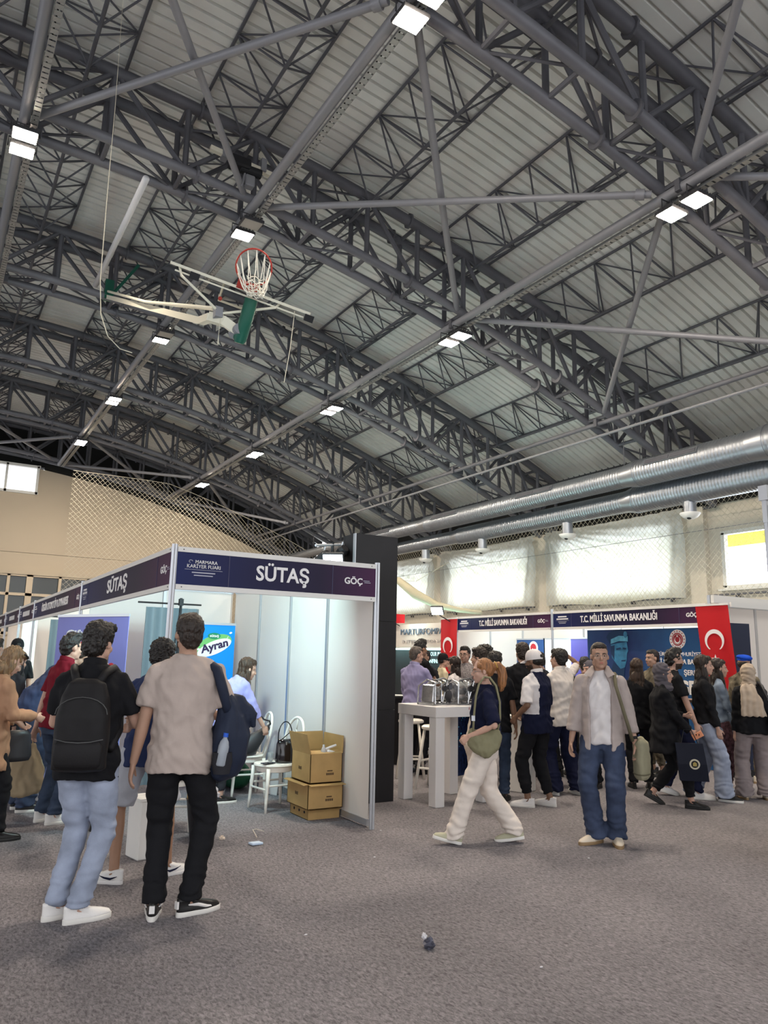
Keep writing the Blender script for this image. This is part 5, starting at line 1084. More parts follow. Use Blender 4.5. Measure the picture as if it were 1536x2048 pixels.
        dsp = lambda c: .012*noise.noise(V((c.x*9, c.y*9, c.z*5.5)))+.011*noise.noise(V((c.x*24+5+c.z*9, c.y*24, c.z*13)))+.006*sin(c.z*44/s+c.x*(22 if c.x > 0 else -22)+5*noise.noise(c*5))*(1 if c.z < 1.15*s else .25)
        mobj('shirt' if tl > .7 else 'coat', remesh(b, .0115*s, 3, dsp, top if isinstance(top, (list, tuple)) else [top], paint, 'shirt'), body)
        if collar:
            cm = collar if not isinstance(collar, bool) else (top[0] if isinstance(top, (list, tuple)) else top)
            lpart('collar', cm, body, lambda b: b.loft([[sp((r*cos(t), -.008+r*.98*sin(t), z+.014*(-sin(t)))) for t in [2*pi*k/20 for k in range(20)]] for r, z in ((.074, 1.475), (.070, 1.515), (.064, 1.518), (.066, 1.478))], False), True)
    # ---- trousers
    if trous:
        prof = {'straight': (.100, .092, .074, .064, .066), 'slim': (.094, .084, .062, .050, .044), 'wide': (.106, .104, .098, .100, .112), 'loose': (.104, .098, .086, .082, .086), 'shorts': (.108, .106, .104, 0, 0), 'jogger': (.100, .094, .080, .072, .054)}[leg]
        b = MB(); w = build*1.0
        b.loft([[V((p.x, p.y, p.z-drop))*s for p in ring((0, 0, z), rx*w, ry*w, 22)] for z, rx, ry in ((.80, .145, .112), (.88, .164, .120), (.96, .150, .110), (1.02, .138, .102))])
        for q in (1, -1):
            h, k2, an = hips[q], knee[q], ank[q]
            if leg == 'shorts':
                e = h.lerp(k2, .93); b.tube([h, h.lerp(e, .5), e], [v*s*w for v in prof[:3]], 16)
            else:
                e = an.lerp(k2, .03) if leg not in ('slim', 'jogger') else an.lerp(k2, .14)
                hemz = e + (V((0, 0, -.045*s)) if leg in ('wide', 'loose') else V((0, 0, -.015*s)) if leg == 'straight' else V((0, 0, 0)))
                b.tube([h, h.lerp(k2, .5), k2, k2.lerp(an, .5), e, hemz], [v*s*w for v in (prof[0], prof[1], prof[2], prof[3], prof[4], prof[4]*1.02)], 16); b.ell(k2, prof[2]*s*w, 14, 10)
        def dsp(c):
            zz = c.z/s; f = .010*noise.noise(V((c.x*7, c.y*7, c.z*10)))+.006*noise.noise(V((c.x*16, c.y*16, c.z*22)))
            if leg != 'shorts' and leg != 'slim': f += .010*max(0, 1-zz/.33)*sin(c.z*95/s+6*noise.noise(c*9)) 
            f += .004*sin(c.z*60/s+5*noise.noise(c*7))*(1 if .42 < zz < .62 else .2)
            return f*(.25 if zz > .78 else 1)
        mobj('trousers' if leg != 'shorts' else 'shorts', remesh(b, .0115*s, 2, dsp, [trous], None, 'trousers'), body)
    # ---- shoes
    if shoe:
        um, sm_, kind = shoe
        for q in (1, -1):
            fdir, lf_, ft = toe[q]; R_ = Matrix.Rotation(fy[q], 3, 'Z')@Matrix.Rotation(-lf_, 3, 'X'); piv = ft+fdir*(.14 if lf_ >= 0 else -.05)*s
            T = lambda p: piv+R_@(V((p[0], p[1]-(.14 if lf_ >= 0 else -.05), p[2]))*s)
            L0, L1 = -.075, .205
            def outline(w, e=0):
                o = []
                for t in range(24):
                    an = 2*pi*t/24; yy = (L0+L1)/2+(L1-L0+e)/2*sin(an); ww = w*(.95 if yy > .05 else .80)*abs(cos(an))**.75*(1 if cos(an) > 0 else -1); o.append((ww+q*.006*(1 if yy > .1 else 0), yy))
                return o
            def upper(b):
                rings = []
                for z, w, sc_, y_ in ((.018, .046, 1, 0), (.035, .047, .99, 0), (.050, .042, .95, -.006), (.066, .036, .80, -.020), (.082, .034, .58, -.046), (.098, .033, .46, -.058)):
                    rings.append([T((px, (py-L0)*sc_+L0+0*y_, z if py < .06 else z*.86+.004)) for px, py in outline(w)])
                b.loft(rings)
            so = lpart('shoe', um, body, upper, True)
            lpart('sole', sm_, so, lambda b: b.loft([[T((px, py, z)) for px, py in outline(w, .006)] for z, w in ((.0, .045), (.006, .049), (.024, .050), (.028, .046))]), radians(50))
            if kind in ('lace', 'puma'): lpart('laces', RUBW if kind == 'lace' else SHW, so, lambda b: [b.tube([T((-.020, .045+k*.018, .076-k*.006)), T((0, .05+k*.018, .084-k*.0065)), T((.020, .045+k*.018, .076-k*.006))], .003*s, 5) for k in range(4)])
            if kind == 'puma': lpart('side_stripe', SHW, so, lambda b: ([b.tube([T((sd*.036, .16, .030)), T((sd*.043, .10, .040)), T((sd*.041, .04, .060)), T((sd*.036, -.02, .066))], [.004*s, .009*s, .010*s, .004*s], 6) for sd in (1, -1)], b.box(T((0, -.077, .066)), (.03*s, .012*s, .04*s), R_)))
            if kind == 'swoosh': lpart('side_mark', NAVYC, so, lambda b: [b.tube([T((sd*.037, -.05, .058)), T((sd*.044, .0, .040)), T((sd*.043, .05, .045)), T((sd*.038, .10, .058))], [.002*s, .008*s, .006*s, .002*s], 6) for sd in (1, -1)])
            if kind == 'loafer': lpart('strap_trim', SHB if um == SHB else SHC, so, lambda b: b.tube([T((-.038, .055, .060)), T((0, .065, .083)), T((.038, .055, .060))], .008*s, 6))
            if kind == 'loafer_gold': lpart('buckle', mat('brass', (.5, .36, .12), .3, .9), so, lambda b: b.tube([T((-.015, .065, .080)), T((0, .068, .084)), T((.015, .065, .080))], .005*s, 6))
            if lf_ >= 0 and kind != 'none': pass
    body['_s'] = s
    info = dict(s=s, sp=sp, Hd=Hd, HR=HR, hs=hs, shd=shd, elb=elb, wri=wri, ank=ank, knee=knee, hips=hips, toe=toe, body=body)
    return body, info
def attach_thing(name, lab, cat, body, group=None):
    "a top-level thing worn or held: same frame as the wearer"
    return thing(name, lab, cat, body.location, body.rotation_euler.z, group)
def lremesh(name, parent, fn, m, vox=.010, sm=2, disp=None):
    b = MB(); fn(b); return mobj(name, remesh(b, vox, sm, disp, [m], None, name), parent)
FOLD = lambda am, f=9: (lambda c: am*noise.noise(V((c.x*f, c.y*f, c.z*f*.7)))+am*.5*noise.noise(V((c.x*f*2.3, c.y*f*2.3, c.z*f*1.6))))
WS = (SHW, RUBW, 'lace'); BS = (SHB, RUBB, 'plain')
# ---- two men in the foreground
bg_, I = person('man seen from behind in a beige T-shirt and black trousers, bag on right shoulder', 1.50, 4.98, 1.86, 2, sk='mid', top=BEIGE, top_len=.80, loose=1.12, trous=BLK, leg='straight', shoe=(SHB, RUBW, 'puma'), hair='darkbrown', hstyle='short', hyaw=16, hpitch=-2, lh=(-.27, .03, .86), rh=(.17, .24, 1.12), rfy=-62, lfy=-4, rf=(.10, .0, 0), lf=(-.10, -.01, 0), beard=True, vox=.0065, build=1.03, face=False, curl=.25)
t = attach_thing('shoulder_bag', 'dark navy backpack hanging from the shoulder of the man in beige', 'bag', bg_)
NVB = cloth('navy_nylon', (.018, .024, .045), .55, .3, 60)
def bagf(b):
    b.loft([[V((cx+w*cos(u), cy+d*sin(u), z)) for u in [k*pi/9 for k in range(18)]] for z, cx, cy, w, d in ((.80, .26, .0, .06, .05), (.83, .26, .0, .10, .09), (.94, .28, .0, .13, .11), (1.07, .30, .0, .13, .12), (1.20, .31, .0, .10, .10), (1.29, .29, .0, .07, .08), (1.34, .27, .0, .05, .05))])
    b.tube([(.27, 0, 1.30), (.36, .02, 1.26), (.45, .04, 1.19), (.46, .04, 1.12)], [.05, .06, .045, .02], 10)
lremesh('bag_body', t, bagf, NVB, .011, 2, lambda c: .028*noise.noise(V((c.x*8, c.y*8, c.z*3)))+.014*noise.noise(V((c.x*22, c.y*22, c.z*6))))
lpart('strap', NVB, t, lambda b: b.tube([(.10, .09, 1.47), (.14, .0, 1.53), (.19, -.07, 1.49), (.225, -.10, 1.38), (.26, -.08, 1.28), (.28, -.04, 1.20)], [.03, .034, .034, .034, .032, .03], 8), True)
tb = attach_thing('water_bottle', 'small water bottle with blue cap in the side pocket of the navy bag', 'bottle', bg_)
lpart('bottle_body', mat('bottle_plastic', (.42, .46, .52), .1, trans=.3), tb, lambda b: b.lathe([(.030, 0), (.034, .01), (.034, .12), (.026, .15), (.013, .17), (.013, .18)], (.24, -.135, .90), 16, Euler((0, .12, 0)).to_matrix()), True); lpart('cap', mat('blue_cap', (.02, .10, .55), .4), tb, lambda b: b.lathe([(.016, 0), (.016, .024)], (.262, -.135, 1.076), 14, Euler((0, .12, 0)).to_matrix()))
lpart('mesh_pocket', CHAR, t, lambda b: b.loft([[V((.25+w*cos(u), -.115+.045*sin(u), z)) for u in [k*pi/8 for k in range(16)]] for z, w in ((.85, .05), (.92, .065), (.98, .06), (.98, .05))]), radians(50))
bk_, I = person('young man seen from behind in black with a black backpack and pale wide jeans', .965, 5.18, 1.78, -12, sk='light', top=BLK, top_len=.80, loose=1.12, trous=JEANL, leg='straight', shoe=WS, hair='black', hstyle='full', hyaw=-22, hpitch=4, lh=(-.14, .32, 1.15), rh=(.20, .30, 1.10), rfy=-58, lfy=-50, rf=(.03, -.05, 0), lf=(-.11, .02, 0), vox=.0065, face=False, collar=True, build=1.0)
t = attach_thing('backpack', 'plain black backpack on the back of the man in pale jeans', 'backpack', bk_)
BPM = cloth('black_nylon', (.014, .013, .014), .55, .25, 90)
lremesh('bag_body', t, lambda b: b.loft([[V((w*abs(cos(u))**.6*(1 if cos(u) > 0 else -1), -.19+y_+d*abs(sin(u))**.7*(1 if sin(u) > 0 else -1), z)) for u in [k*pi/12+.01 for k in range(24)]] for z, w, d, y_ in ((.88, .13, .05, .02), (.90, .155, .075, 0), (1.05, .162, .090, 0), (1.20, .158, .085, 0), (1.32, .14, .070, .01), (1.40, .11, .05, .02), (1.43, .06, .03, .03))]), BPM, .010, 2, FOLD(.006, 8))
lpart('front_pocket', BPM, t, lambda b: b.loft([[V((w*abs(cos(u))**.6*(1 if cos(u) > 0 else -1), -.268+d*sin(u), z)) for u in [k*pi/12+.01 for k in range(24)]] for z, w, d in ((.91, .12, .015), (.94, .138, .028), (1.04, .138, .028), (1.07, .12, .012))]), True)
lpart('zip_line', mat('zip_grey', (.06, .06, .06), .4), t, lambda b: (b.tube([(-.138, -.262, 1.075), (-.07, -.284, 1.062), (0, -.290, 1.058), (.07, -.284, 1.062), (.138, -.262, 1.075)], .004, 5), b.tube([(.15*cos(pi*k/10), -.262, 1.22+.10*sin(pi*k/10)) for k in range(11)], .003, 5)))
for q in (1, -1): lpart('strap', BPM, t, lambda b: b.tube([(q*.06, -.17, 1.39), (q*.09, -.12, 1.46), (q*.12, -.02, 1.49), (q*.14, .08, 1.44), (q*.15, .13, 1.30), (q*.17, .06, 1.10), (q*.15, -.10, 1.0)], .026, 8), True)
person('man in pale denim shorts mostly hidden between the two men seen from behind', 1.50, 5.84, 1.70, -35, sk='tan', top=DBLUE, loose=1.08, trous=cloth('pale_denim', (.42, .43, .48)), leg='shorts', shoe=(SHW, SHW, 'swoosh'), hair='black', hstyle='curly', hyaw=10, hpitch=8, lh=(-.15, .32, 1.05), rh=(.15, .32, 1.05), lf=(-.10, -.14, 0), rf=(.135, .17, 0), lfy=95, rfy=-20, face=False, lean=8)
# ---- left aisle crowd
mr_, I = person('young man in a maroon polo shirt and dark jeans, looking right', 1.19, 8.05, 1.76, -58, sk='light', top=MARO, top_len=.86, loose=1.04, collar=True, trous=JEAND, leg='straight', shoe=WS, hair='black', hstyle='quiff', hyaw=-6, hpitch=-2, lean=6, lh=(-.24, -.06, .86), rh=(.16, .34, 1.12))
t = attach_thing('tote_bag', 'large tan cloth tote held low by the man in the maroon polo', 'bag', mr_)
TAN = cloth('tan_canvas', (.40, .31, .20))
lremesh('bag_body', t, lambda b: b.loft([[V((-.30+.035*sin(z*9)+d*cos(u), -.08+w*sin(u), z)) for u in [k*pi/8 for k in range(16)]] for z, w, d in ((.22, .13, .03), (.26, .18, .06), (.42, .19, .07), (.58, .15, .05), (.70, .07, .025))]), TAN, .010, 2, FOLD(.02, 11))
lpart('handle', TAN, t, lambda b: b.tube([(-.30, -.12, .66), (-.27, -.08, .80), (-.30, -.03, .66)], .010, 6))
person('person bending far forward in a blue denim shirt and blue jeans', 1.04, 8.75, 1.86, -75, sk='mid', top=DENSH, top_len=.84, sleeve='long', loose=1.1, trous=JEANM, leg='loose', shoe=(SHB, RUBW, 'plain'), hair='darkbrown', hstyle='short', lean=40, hpitch=38, lh=(-.15, .62, .98), rh=(.15, .62, .98), face=False)
ct_, I = person('woman in a camel coat, sunglasses on her light brown hair, at the left edge', .57, 7.5, 1.64, -70, fem=True, sk='light', top=CAMEL, top_len=.62, sleeve='long', loose=1.28, trous=BLK, leg='straight', shoe=BS, hair='blondebrown', hstyle='mid', hpitch=30, lean=8, rh=(.12, .36, 1.08), lh=(-.14, .30, 1.02), rf=(.09, .14, 0), lf=(-.09, -.10, 0))
lpart('sunglasses', BLACK, ct_, lambda b: b.tube([I['Hd']((.088*cos(k*pi/10), .02+.075*sin(k*pi/10), .095)) for k in range(11)], .008, 6), True)
t = attach_thing('handbag', 'black handbag on the arm of the woman in the camel coat', 'handbag', ct_)
lpart('bag_body', LEA, t, lambda b: b.loft([[V((-.10+.06*cos(u), .28+w*sin(u), z)) for u in [k*pi/8 for k in range(16)]] for z, w in ((.62, .13), (.66, .15), (.84, .13), (.88, .10))]), True); lpart('strap', LEA, t, lambda b: b.tube([(-.10, .18, .86), (-.12, .22, 1.02), (-.12, .30, 1.04), (-.10, .38, .86)], .008, 6), True)
person('dark-haired person seen over the bent blue back, left of the two', .82, 11.2, 1.74, -40, top=CHAR, trous=BLK, shoe=BS, hair='darkbrown', hstyle='short', sk='light', face=False)
person('person in a black cap seen over the bent blue back', 1.19, 12.3, 1.75, 10, top=BLK, trous=BLK, shoe=BS, hair='black_cotton', hstyle='cap', sk='light', face=False)
person('dark-haired head at the left edge above the camel coat', .34, 10.6, 1.76, 0, top=CHAR, trous=BLK, shoe=BS, hair='black', hstyle='short', face=False)
person('brown-haired child-height person between the maroon polo and the black backpack', 1.45, 7.6, 1.60, -20, fem=True, top=cloth('dark_red_cotton', (.05, .01, .012)), trous=cloth('dark_red_trousers', (.03, .008, .01)), shoe=BS, hair='brown', hstyle='mid', face=False)
person('dark-haired woman bent behind the camel coat woman', .80, 9.3, 1.60, -50, fem=True, top=CHAR, sleeve='long', trous=BLK, shoe=BS, hair='black', hstyle='long', lean=15, face=False)
# ---- woman in the booth
lv_, I = person('woman in a lavender blouse and black leggings bending over the white chairs', 2.87, 8.36, 1.68, -62, fem=True, sk='light', top=LAV, top_len=.86, sleeve='rolled', loose=1.22, trous=CHAR, leg='slim', shoe=(SHB, RUBW, 'lace'), hair='brown', hstyle='long', lean=38, hpitch=-4, hyaw=-10, rh=(.20, .56, .78), lh=(-.14, .46, .80), rf=(.10, .06, 0), lf=(-.09, -.04, 0), curl=.5, face=False, vox=.007)
# ---- walking woman
wk, I = person('ginger ponytail woman striding left in navy T-shirt, cream jeans and green crossbody bag', 4.45, 5.58, 1.64, 96, fem=True, sk='light', top=NAVYC, top_len=.92, sleeve='half', loose=1.2, trous=CREAM, leg='loose', shoe=(mat('olive_cream_leather', (.42, .40, .28), .5), RUBW, 'lace'), hair='ginger', hstyle='ponytail', hyaw=4, hpitch=2, drop=.03, lf=(-.07, .31, 0), rf=(.08, -.30, 0), llift=-14, rlift=10, lh=(-.215, .17, .99), rh=(.24, -.02, .86), glasses=True, curl=.8, vox=.0062, ln=(.6, -.6, 0))
lpart('chest_print', mat('pink_print', (.60, .22, .22), .6), wk, lambda b: b.poly([(-.022, 0), (.022, 0), (.02, .016), (.004, .026), (-.018, .016)], .002, (-.085, .152, 1.145), (-1, .25, 0), (0, 0, 1)))
lpart('chest_print', TXT, wk, lambda b: b.poly([(-.03, 0), (.03, 0), (.03, .006), (-.03, .006)], .002, (-.085, .156, 1.125), (-1, .25, 0), (0, 0, 1)))
t = attach_thing('crossbody_bag', 'sage green crescent crossbody bag on the striding woman', 'bag', wk)
SAGE = cloth('sage_nylon', (.20, .185, .11), .6, .3, 50)
lremesh('bag_body', t, lambda b: b.loft([[V((-.185+d*cos(u), .03+w*sin(u)+.0, z-.04*(abs(sin(u))**2)*-1)) for u in [k*pi/10 for k in range(20)]] for z, w, d in ((.735, .04, .02), (.755, .10, .05), (.81, .15, .065), (.88, .155, .06), (.94, .14, .04), (.96, .12, .02))]), SAGE, .009, 2, FOLD(.012, 16))
lpart('strap', SAGE, t, lambda b: b.tube([(-.205, .13, .95), (-.200, .125, 1.05), (-.185, .115, 1.16), (-.160, .10, 1.27), (-.125, .07, 1.37), (-.095, .02, 1.435), (-.09, -.03, 1.43), (-.095, -.085, 1.36), (-.11, -.115, 1.22), (-.13, -.115, 1.08), (-.15, -.09, .97)], .012, 4), True)
lpart('strap_buckle', ALU, t, lambda b: b.box((-.198, .128, 1.08), (.02, .03, .045)))
# ---- man in glasses
gm, I = person('man in round glasses, open striped shirt over white T-shirt and blue jeans', 5.46, 5.14, 1.78, 176, sk='mid', top=WHC, top_len=.84, loose=1.0, sleeve='none', trous=JEANM, leg='loose', shoe=(SHC, GUM, 'loafer'), hair='darkbrown', hstyle='cropped', hyaw=14, hpitch=-3, rf=(.07, .06, 0), lf=(-.10, .02, 0), rfy=-38, lfy=8, rlift=0, lh=(-.29, .05, .84), rh=(.27, .05, .84), glasses=True, vox=.006, curl=.4)
s_ = I['s']
def oshirt(b):
    sp, shd, elb, wri = I['sp'], I['shd'], I['elb'], I['wri']
    def ringo(z, rx, ry, gap, th=.034):
        o = []; 
        for k in range(29):
            u = pi/2+gap+(2*pi-2*gap)*k/28; o.append(sp((rx*cos(u), -.008+ry*sin(u), z)))
        for k in range(28, -1, -1):
            u = pi/2+gap+(2*pi-2*gap)*k/28; o.append(sp(((rx-th)*cos(u), -.008+(ry-th)*sin(u), z)))
        return o
    b.loft([ringo(z, rx, ry, g) for z, rx, ry, g in ((.79, .205, .172, .50), (.92, .200, .164, .52), (1.08, .190, .150, .56), (1.22, .188, .148, .58), (1.34, .186, .138, .58), (1.40, .160, .114, .55), (1.45, .105, .092, .60), (1.49, .080, .080, .72))])
    for q in (1, -1):
        b.ell(shd[q], .064*s_, 14, 10); w = elb[q].lerp(wri[q], .62)
        b.tube([shd[q], shd[q].lerp(elb[q], .5), elb[q], elb[q].lerp(w, .6), w], [v*s_ for v in (.064, .068, .064, .060, .056)], 14)
        b.tube([elb[q].lerp(wri[q], .48), elb[q].lerp(wri[q], .66)], [.062*s_, .060*s_], 14)
lremesh('open_shirt', gm, oshirt, STRIPE, .0080, 2, lambda c: .008*noise.noise(V((c.x*9, c.y*9, c.z*6)))+.006*noise.noise(V((c.x*20+5, c.y*20, c.z*20))))
lpart('shirt_collar', STRIPE, gm, lambda b: [b.add([I['sp'](p) for p in ((q*.055, .045, 1.525), (q*.045, .085, 1.475), (q*.075, .125, 1.425), (q*.135, .085, 1.455), (q*.095, .02, 1.505), (q*.08, -.06, 1.525), (q*.05, -.06, 1.54))], [(0, 1, 2, 3, 4, 5, 6)]) for q in (1, -1)])
t = attach_thing('shoulder_bag', 'olive canvas bag hanging at the side of the man in glasses', 'bag', gm)
KH = cloth('olive_canvas', (.27, .25, .17)); KHD = cloth('olive_strap', (.13, .115, .075))
lremesh('bag_body', t, lambda b: b.loft([[V((-.335+d*cos(u), -.03+w*sin(u), z)) for u in [k*pi/10 for k in range(20)]] for z, w, d in ((.56, .13, .05), (.59, .16, .07), (.75, .165, .075), (.88, .15, .065), (.92, .13, .03))]), KH, .009, 2, FOLD(.012, 12))
lpart('strap', KHD, t, lambda b: b.tube([(-.27, .09, .90), (-.235, .155, 1.05), (-.19, .175, 1.22), (-.145, .145, 1.38), (-.13, .05, 1.49), (-.14, -.05, 1.47), (-.20, -.15, 1.28), (-.28, -.14, .92)], .017, 6), True); lpart('hem_band', KHD, t, lambda b: b.tube([(-.335+.072*cos(k*pi/10), -.03+.162*sin(k*pi/10), .615) for k in range(20)], .006, 5, closed=True), True)
lpart('watch', BLACK, gm, lambda b: b.tube([I['wri'][-1].lerp(I['elb'][-1], .12), I['wri'][-1].lerp(I['elb'][-1], .22)], .032*s_, 14), True)
# ---- people round the high table
person('balding man in a dusty lavender shirt and dark trousers, turned away by the high table', 6.08, 9.22, 1.76, -38, sk='light', top=LAV2, top_len=.86, sleeve='long', loose=1.12, collar=True, trous=CHAR, shoe=BS, hair='grey', hstyle='cropped', hyaw=-22, rh=(.20, .34, 1.0), lh=(-.22, .20, .90), build=1.05)
person('tall man in a black T-shirt behind the lavender shirt man', 7.0, 10.48, 1.88, -55, sk='tan', top=BLK, trous=BLK, shoe=BS, hair='black', hstyle='quiff', rh=(.15, .36, 1.02), lh=(-.15, .36, 1.05), loose=1.08)
person('man with a short dark crop leaning in beyond the black T-shirt man', 7.35, 10.7, 1.74, 140, sk='mid', top=CHAR, trous=BLK, shoe=BS, hair='black', hstyle='cropped', lean=10)
w14, I = person('woman with long dark hair and sunglasses on her head in a white top', 7.06, 9.6, 1.62, 70, fem=True, sk='light', top=WHC, sleeve='long', loose=1.12, trous=BLK, shoe=BS, hair='darkbrown', hstyle='long', hyaw=6, lh=(-.12, .30, 1.05), rh=(.12, .32, 1.0))
lpart('sunglasses', BLACK, w14, lambda b: b.tube([I['Hd']((.088*cos(k*pi/10), .03+.075*sin(k*pi/10), .09)) for k in range(11)], .007, 6), True); lpart('lanyard', NAVYC, w14, lambda b: b.tube([(-.07, .05, 1.37), (-.03, .13, 1.2), (0, .14, 1.08), (.03, .13, 1.2), (.07, .05, 1.37)], .008, 5))
person('man in dark-rimmed glasses and a speckled grey sweater facing the camera', 7.35, 9.72, 1.79, 168, sk='light', top=GSW, sleeve='long', loose=1.1, trous=BLK, shoe=BS, hair='black', hstyle='short', glasses='dark', hyaw=-8)
person('man in a black cap and pale yellow shirt beside the small flag', 7.75, 10.9, 1.68, -70, sk='light', top=cloth('pale_yellow_cotton', (.60, .52, .36)), trous=BLK, shoe=BS, hair='black_cotton', hstyle='cap')
person('young man in a black T-shirt with a pink collar in profile to the left', 6.42, 8.15, 1.74, 78, sk='light', top=BLK, collar=PINKC, trous=CREAM, leg='wide', shoe=WS, hair='darkbrown', hstyle='full', lh=(-.15, .25, 1.1))
person('curly-haired man in black looking left, behind the ginger ponytail', 7.0, 8.75, 1.79, 58, sk='mid', top=BLK, trous=BLK, shoe=BS, hair='black', hstyle='curly')
person('broad man in a black T-shirt seen from behind, left of the white cap', 7.12, 8.1, 1.82, 12, sk='light', top=BLK, trous=BLK, shoe=BS, hair='darkbrown', hstyle='full', build=1.12, face=False)
person('man in a black T-shirt and dark jeans standing behind the striding woman', 5.82, 7.12, 1.68, 4, sk='tan', top=BLK, loose=1.14, trous=JEAND, leg='straight', shoe=(SHB, RUBB, 'plain'), hair='black', hstyle='full', hyaw=-14, face=False, rh=(.26, .02, .80), lfy=20, rfy=-20)
cp, I = person('man in a white cap and a navy and white polo shirt with black trousers', 6.05, 6.66, 1.72, 52, sk='dark', top=[NAVYC, WHC], paint=lambda c: 1 if (c.x < -.10 and c.z > 1.0) else 0, loose=1.16, sleeve='half', collar=WHC, trous=BLK, leg='jogger', shoe=(SHW, RUBW, 'lace'), hair='white_cotton', hstyle='cap', hyaw=12, hpitch=8, beard=True, lh=(-.20, .14, .98), rh=(.16, .25, 1.0), lf=(-.12, .05, 0), rf=(.14, -.06, 0), lfy=30, rfy=10)
person('man in an off-white polo shirt and navy trousers with folded arms', 6.88, 7.15, 1.75, 44, sk='light', top=OFFW, loose=1.12, collar=True, trous=NAVYC, leg='wide', shoe=WS, hair='black', hstyle='short', lh=(.06, .24, 1.12), rh=(-.06, .26, 1.08), hyaw=10, lf=(-.13, .0, 0), rf=(.16, -.12, 0))
person('man in a white T-shirt with one hand raised to his head', 7.95, 8.2, 1.77, 40, sk='tan', top=WHC, trous=BLK, shoe=BS, hair='black', hstyle='cropped', rh=(.16, .10, 1.66), hyaw=10, face=False)
person('dark-haired man in a charcoal vest behind the off-white polo', 7.62, 8.3, 1.72, 50, sk='light', top=CHAR, trous=BLK, shoe=BS, hair='black', hstyle='short', hpitch=12, face=False)
person('man with a black short crop seen above the man in the off-white polo', 7.9, 9.0, 1.80, 20, sk='light', top=CHAR, trous=BLK, shoe=BS, hair='black', hstyle='short', face=False)
person('person in a dark olive jacket left of the man in glasses', 8.2, 8.0, 1.66, 10, sk='mid', top=OLIVE, sleeve='long', loose=1.2, trous=NAVYC, shoe=WS, hair='black', hstyle='short', face=False)
person('woman in a grey headscarf peeking over the shoulder of the man in glasses', 7.62, 7.35, 1.60, 140, fem=True, sk='light', top=BLK, sleeve='long', trous=BLK, shoe=BS, hair='grey_scarf', hstyle='hijab')
for k, (x_, y_, h_, l_) in enumerate(((6.45, 12.1, 1.72, 'dark-haired person beside the black column edge'), (6.95, 12.4, 1.68, 'dark-haired person just left of the lavender shirt man'), (6.6, 11.4, 1.60, 'shorter dark-haired person beside the black column'))): person(l_, x_, y_, h_, 100+30*k, sk='tan', top=CHAR, trous=BLK, shoe=BS, hair='black', hstyle='full')
# ---- right-hand group
person('woman in black seen from behind with very long brown hair', 8.12, 7.0, 1.64, 8, fem=True, sk='light', top=BLK, sleeve='short', loose=1.08, trous=BLK, leg='straight', shoe=BS, hair='brown', hstyle='long', face=False)
person('soldier with a short dark crop before the blue poster', 9.3, 7.7, 1.79, 128, sk='mid', top=CAMO, sleeve='long', loose=1.1, trous=CAMO, leg='jogger', shoe=BS, hair='black', hstyle='cropped')
hj, I = person('woman in a grey headscarf and long black coat walking right with a phone', 7.44, 6.05, 1.62, -82, fem=True, sk='light', top=BLK, top_len=.66, sleeve='long', loose=1.28, trous=BLK, leg='jogger', shoe=(SHB, RUBB, 'loafer_gold'), hair='grey_scarf', hstyle='hijab', hyaw=-4, drop=.03, rf=(.08, .26, 0), lf=(-.08, -.22, 0), llift=28, rh=(.14, .28, .92), lh=(-.10, .26, 1.08), curl=.9)
t = attach_thing('phone', 'orange-cased phone in the hand of the grey headscarf woman', 'phone', hj)
wr = I['wri'][1]; lpart('phone_case', mat('orange_case', (.75, .30, .16), .4), t, lambda b: b.box(wr+V((.0, .075, -.055)), (.014, .12, .065), (.5, 0, 0), bev=.004)); lpart('camera_dots', BLACK, t, lambda b: [b.ell(wr+V((.009, .06+.03*k, -.04-.012*j)), .006, 8, 5) for k in range(2) for j in range(2)])
t = attach_thing('paper_bag', 'dark navy bag with round pale emblem carried by the grey headscarf woman', 'bag', hj)
lpart('bag_body', cloth('navy_paper', (.012, .014, .026), .5, .1), t, lambda b: b.loft([[V((.22+d*cx_, .22+.10*(.72-z)+w*cy_, z)) for cx_, cy_ in ((-1, -1), (1, -1), (1, 1), (-1, 1))] for z, w, d in ((.32, .15, .035), (.50, .15, .045), (.72, .145, .012))])); lpart('handle', BLACK, t, lambda b: b.tube([(.22, .14, .71), (.18, .18, .86), (.18, .26, .86), (.22, .32, .71)], .005, 5))
lpart('emblem', mat('emblem_cream', (.62, .58, .45), .5), t, lambda b: b.poly(disc(.055), .003, (.262, .265, .50), (0, 1, 0), (0, 0, 1))); lpart('emblem_centre', BLACK, t, lambda b: b.poly(disc(.038), .006, (.262, .265, .50), (0, 1, 0), (0, 0, 1))); lpart('emblem_mark', mat('emblem_gold', (.42, .33, .10), .5), t, lambda b: b.poly([(-.02, -.02), (.02, -.02), (.02, .012), (0, .025), (-.02, .012)], .009, (.262, .265, .50), (0, 1, 0), (0, 0, 1)))
person('bearded man in a black T-shirt walking right behind the grey headscarf woman', 8.06, 6.38, 1.77, -72, sk='light', top=BLK, loose=1.05, trous=NAVYC, leg='straight', shoe=WS, hair='black', hstyle='quiff', beard=True, rh=(.26, .16, .84), lh=(-.14, .28, 1.12), rf=(.10, .18, 0), lf=(-.10, -.16, 0), llift=15, curl=.8)
person('woman with long dark hair in a black sweater and wide light jeans walking right', 8.28, 6.12, 1.70, -84, fem=True, sk='light', top=BLK, top_len=.92, sleeve='long', loose=1.14, trous=JEANL, leg='wide', shoe=(SHB, RUBW, 'lace'), hair='darkbrown', hstyle='long', hyaw=-2, rf=(.09, .16, 0), lf=(-.09, -.20, 0), llift=8, rh=(.20, .12, .84), lh=(-.18, .10, .86))
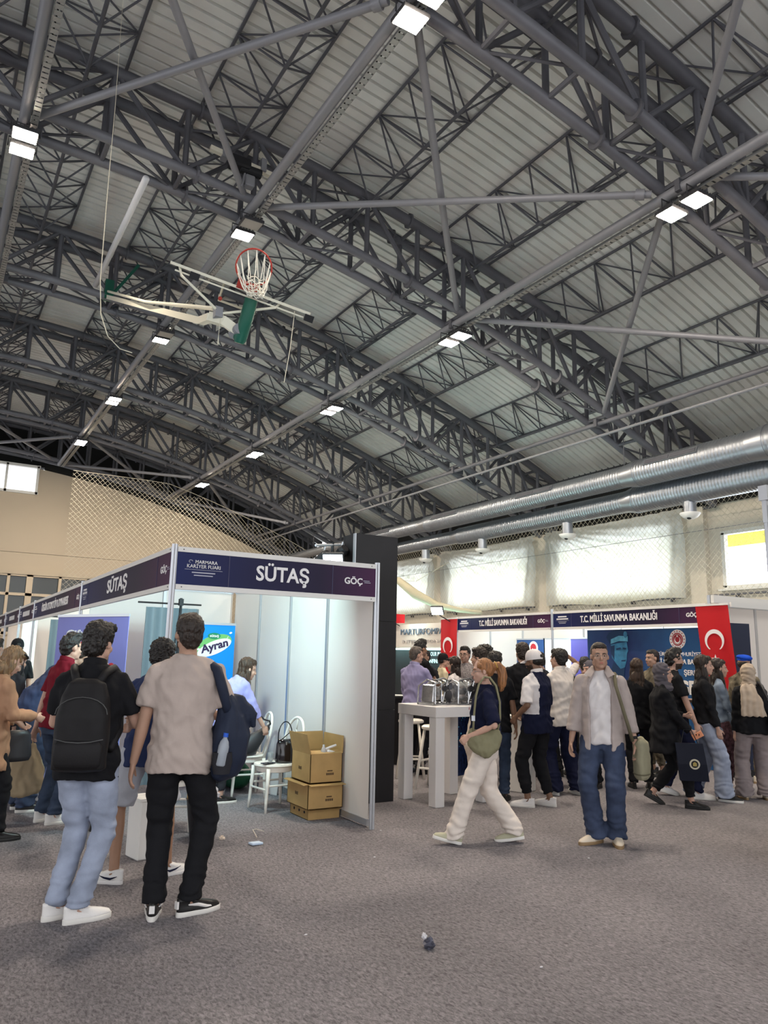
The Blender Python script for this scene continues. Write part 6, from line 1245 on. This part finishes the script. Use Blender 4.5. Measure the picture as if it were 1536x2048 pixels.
person('woman in denim jacket and patterned trousers, face in profile beyond the long-haired woman', 8.85, 6.32, 1.66, -80, fem=True, sk='light', top=cloth('washed_denim', (.20, .25, .33)), sleeve='long', trous=PATT, shoe=WS, hair='darkbrown', hstyle='long', rh=(.14, .26, .95), lh=(-.14, .22, .95))
person('soldier in a bright blue beret seen from behind at the right flag', 10.0, 6.72, 1.74, -30, sk='tan', top=CAMO, sleeve='long', loose=1.1, trous=CAMO, leg='jogger', shoe=(SHC, GUM, 'plain'), hair='royal_blue_felt', hstyle='beret', face=False) if cloth('royal_blue_felt', (.01, .06, .42)) else None
h2, I = person('woman seen from behind in a beige headscarf, black top and taupe trousers', 8.80, 5.86, 1.60, 14, fem=True, sk='light', top=BLK, top_len=.84, sleeve='long', loose=1.2, trous=GREYP, leg='wide', shoe=(SHC, GUM, 'plain'), hair='beige_scarf', hstyle='hijab', lf=(-.14, .0, 0), rf=(.14, .05, 0), face=False)
lremesh('scarf_tail', h2, lambda b: b.loft([[V((-.03+.02*sin(z*8)+w*cos(u), -.145+y_+.03*sin(u), z)) for u in [k*pi/10 for k in range(20)]] for z, w, y_ in ((.98, .15, -.03), (1.0, .15, -.03), (1.15, .13, -.03), (1.28, .10, -.01), (1.36, .06, .02))]), BHIJ, .009, 1, lambda c: .007*sin(c.x*95+2*noise.noise(c*6))+.006*noise.noise(c*20))
t = attach_thing('shoulder_bag', 'black leather bag with a flower charm on the woman in the beige headscarf', 'bag', h2)
lremesh('bag_body', t, lambda b: b.loft([[V((.24+.02*(1.1-z)*5+d*cos(u), -.10+w*sin(u), z)) for u in [k*pi/10 for k in range(20)]] for z, w, d in ((.78, .13, .04), (.81, .16, .07), (.92, .15, .07), (1.03, .11, .05), (1.06, .09, .02))]), LEA, .010, 2, FOLD(.008, 10))
lpart('strap', LEA, t, lambda b: b.tube([(.22, -.17, 1.0), (.16, -.17, 1.2), (.12, -.11, 1.34), (.11, .0, 1.38), (.16, .10, 1.2), (.22, .06, 1.0)], .018, 6), True); lpart('flower_charm', TXT, t, lambda b: [b.ell((.17+.012*cos(k*1.26), -.235, .90+.012*sin(k*1.26)), .009, 8, 5) for k in range(5)])
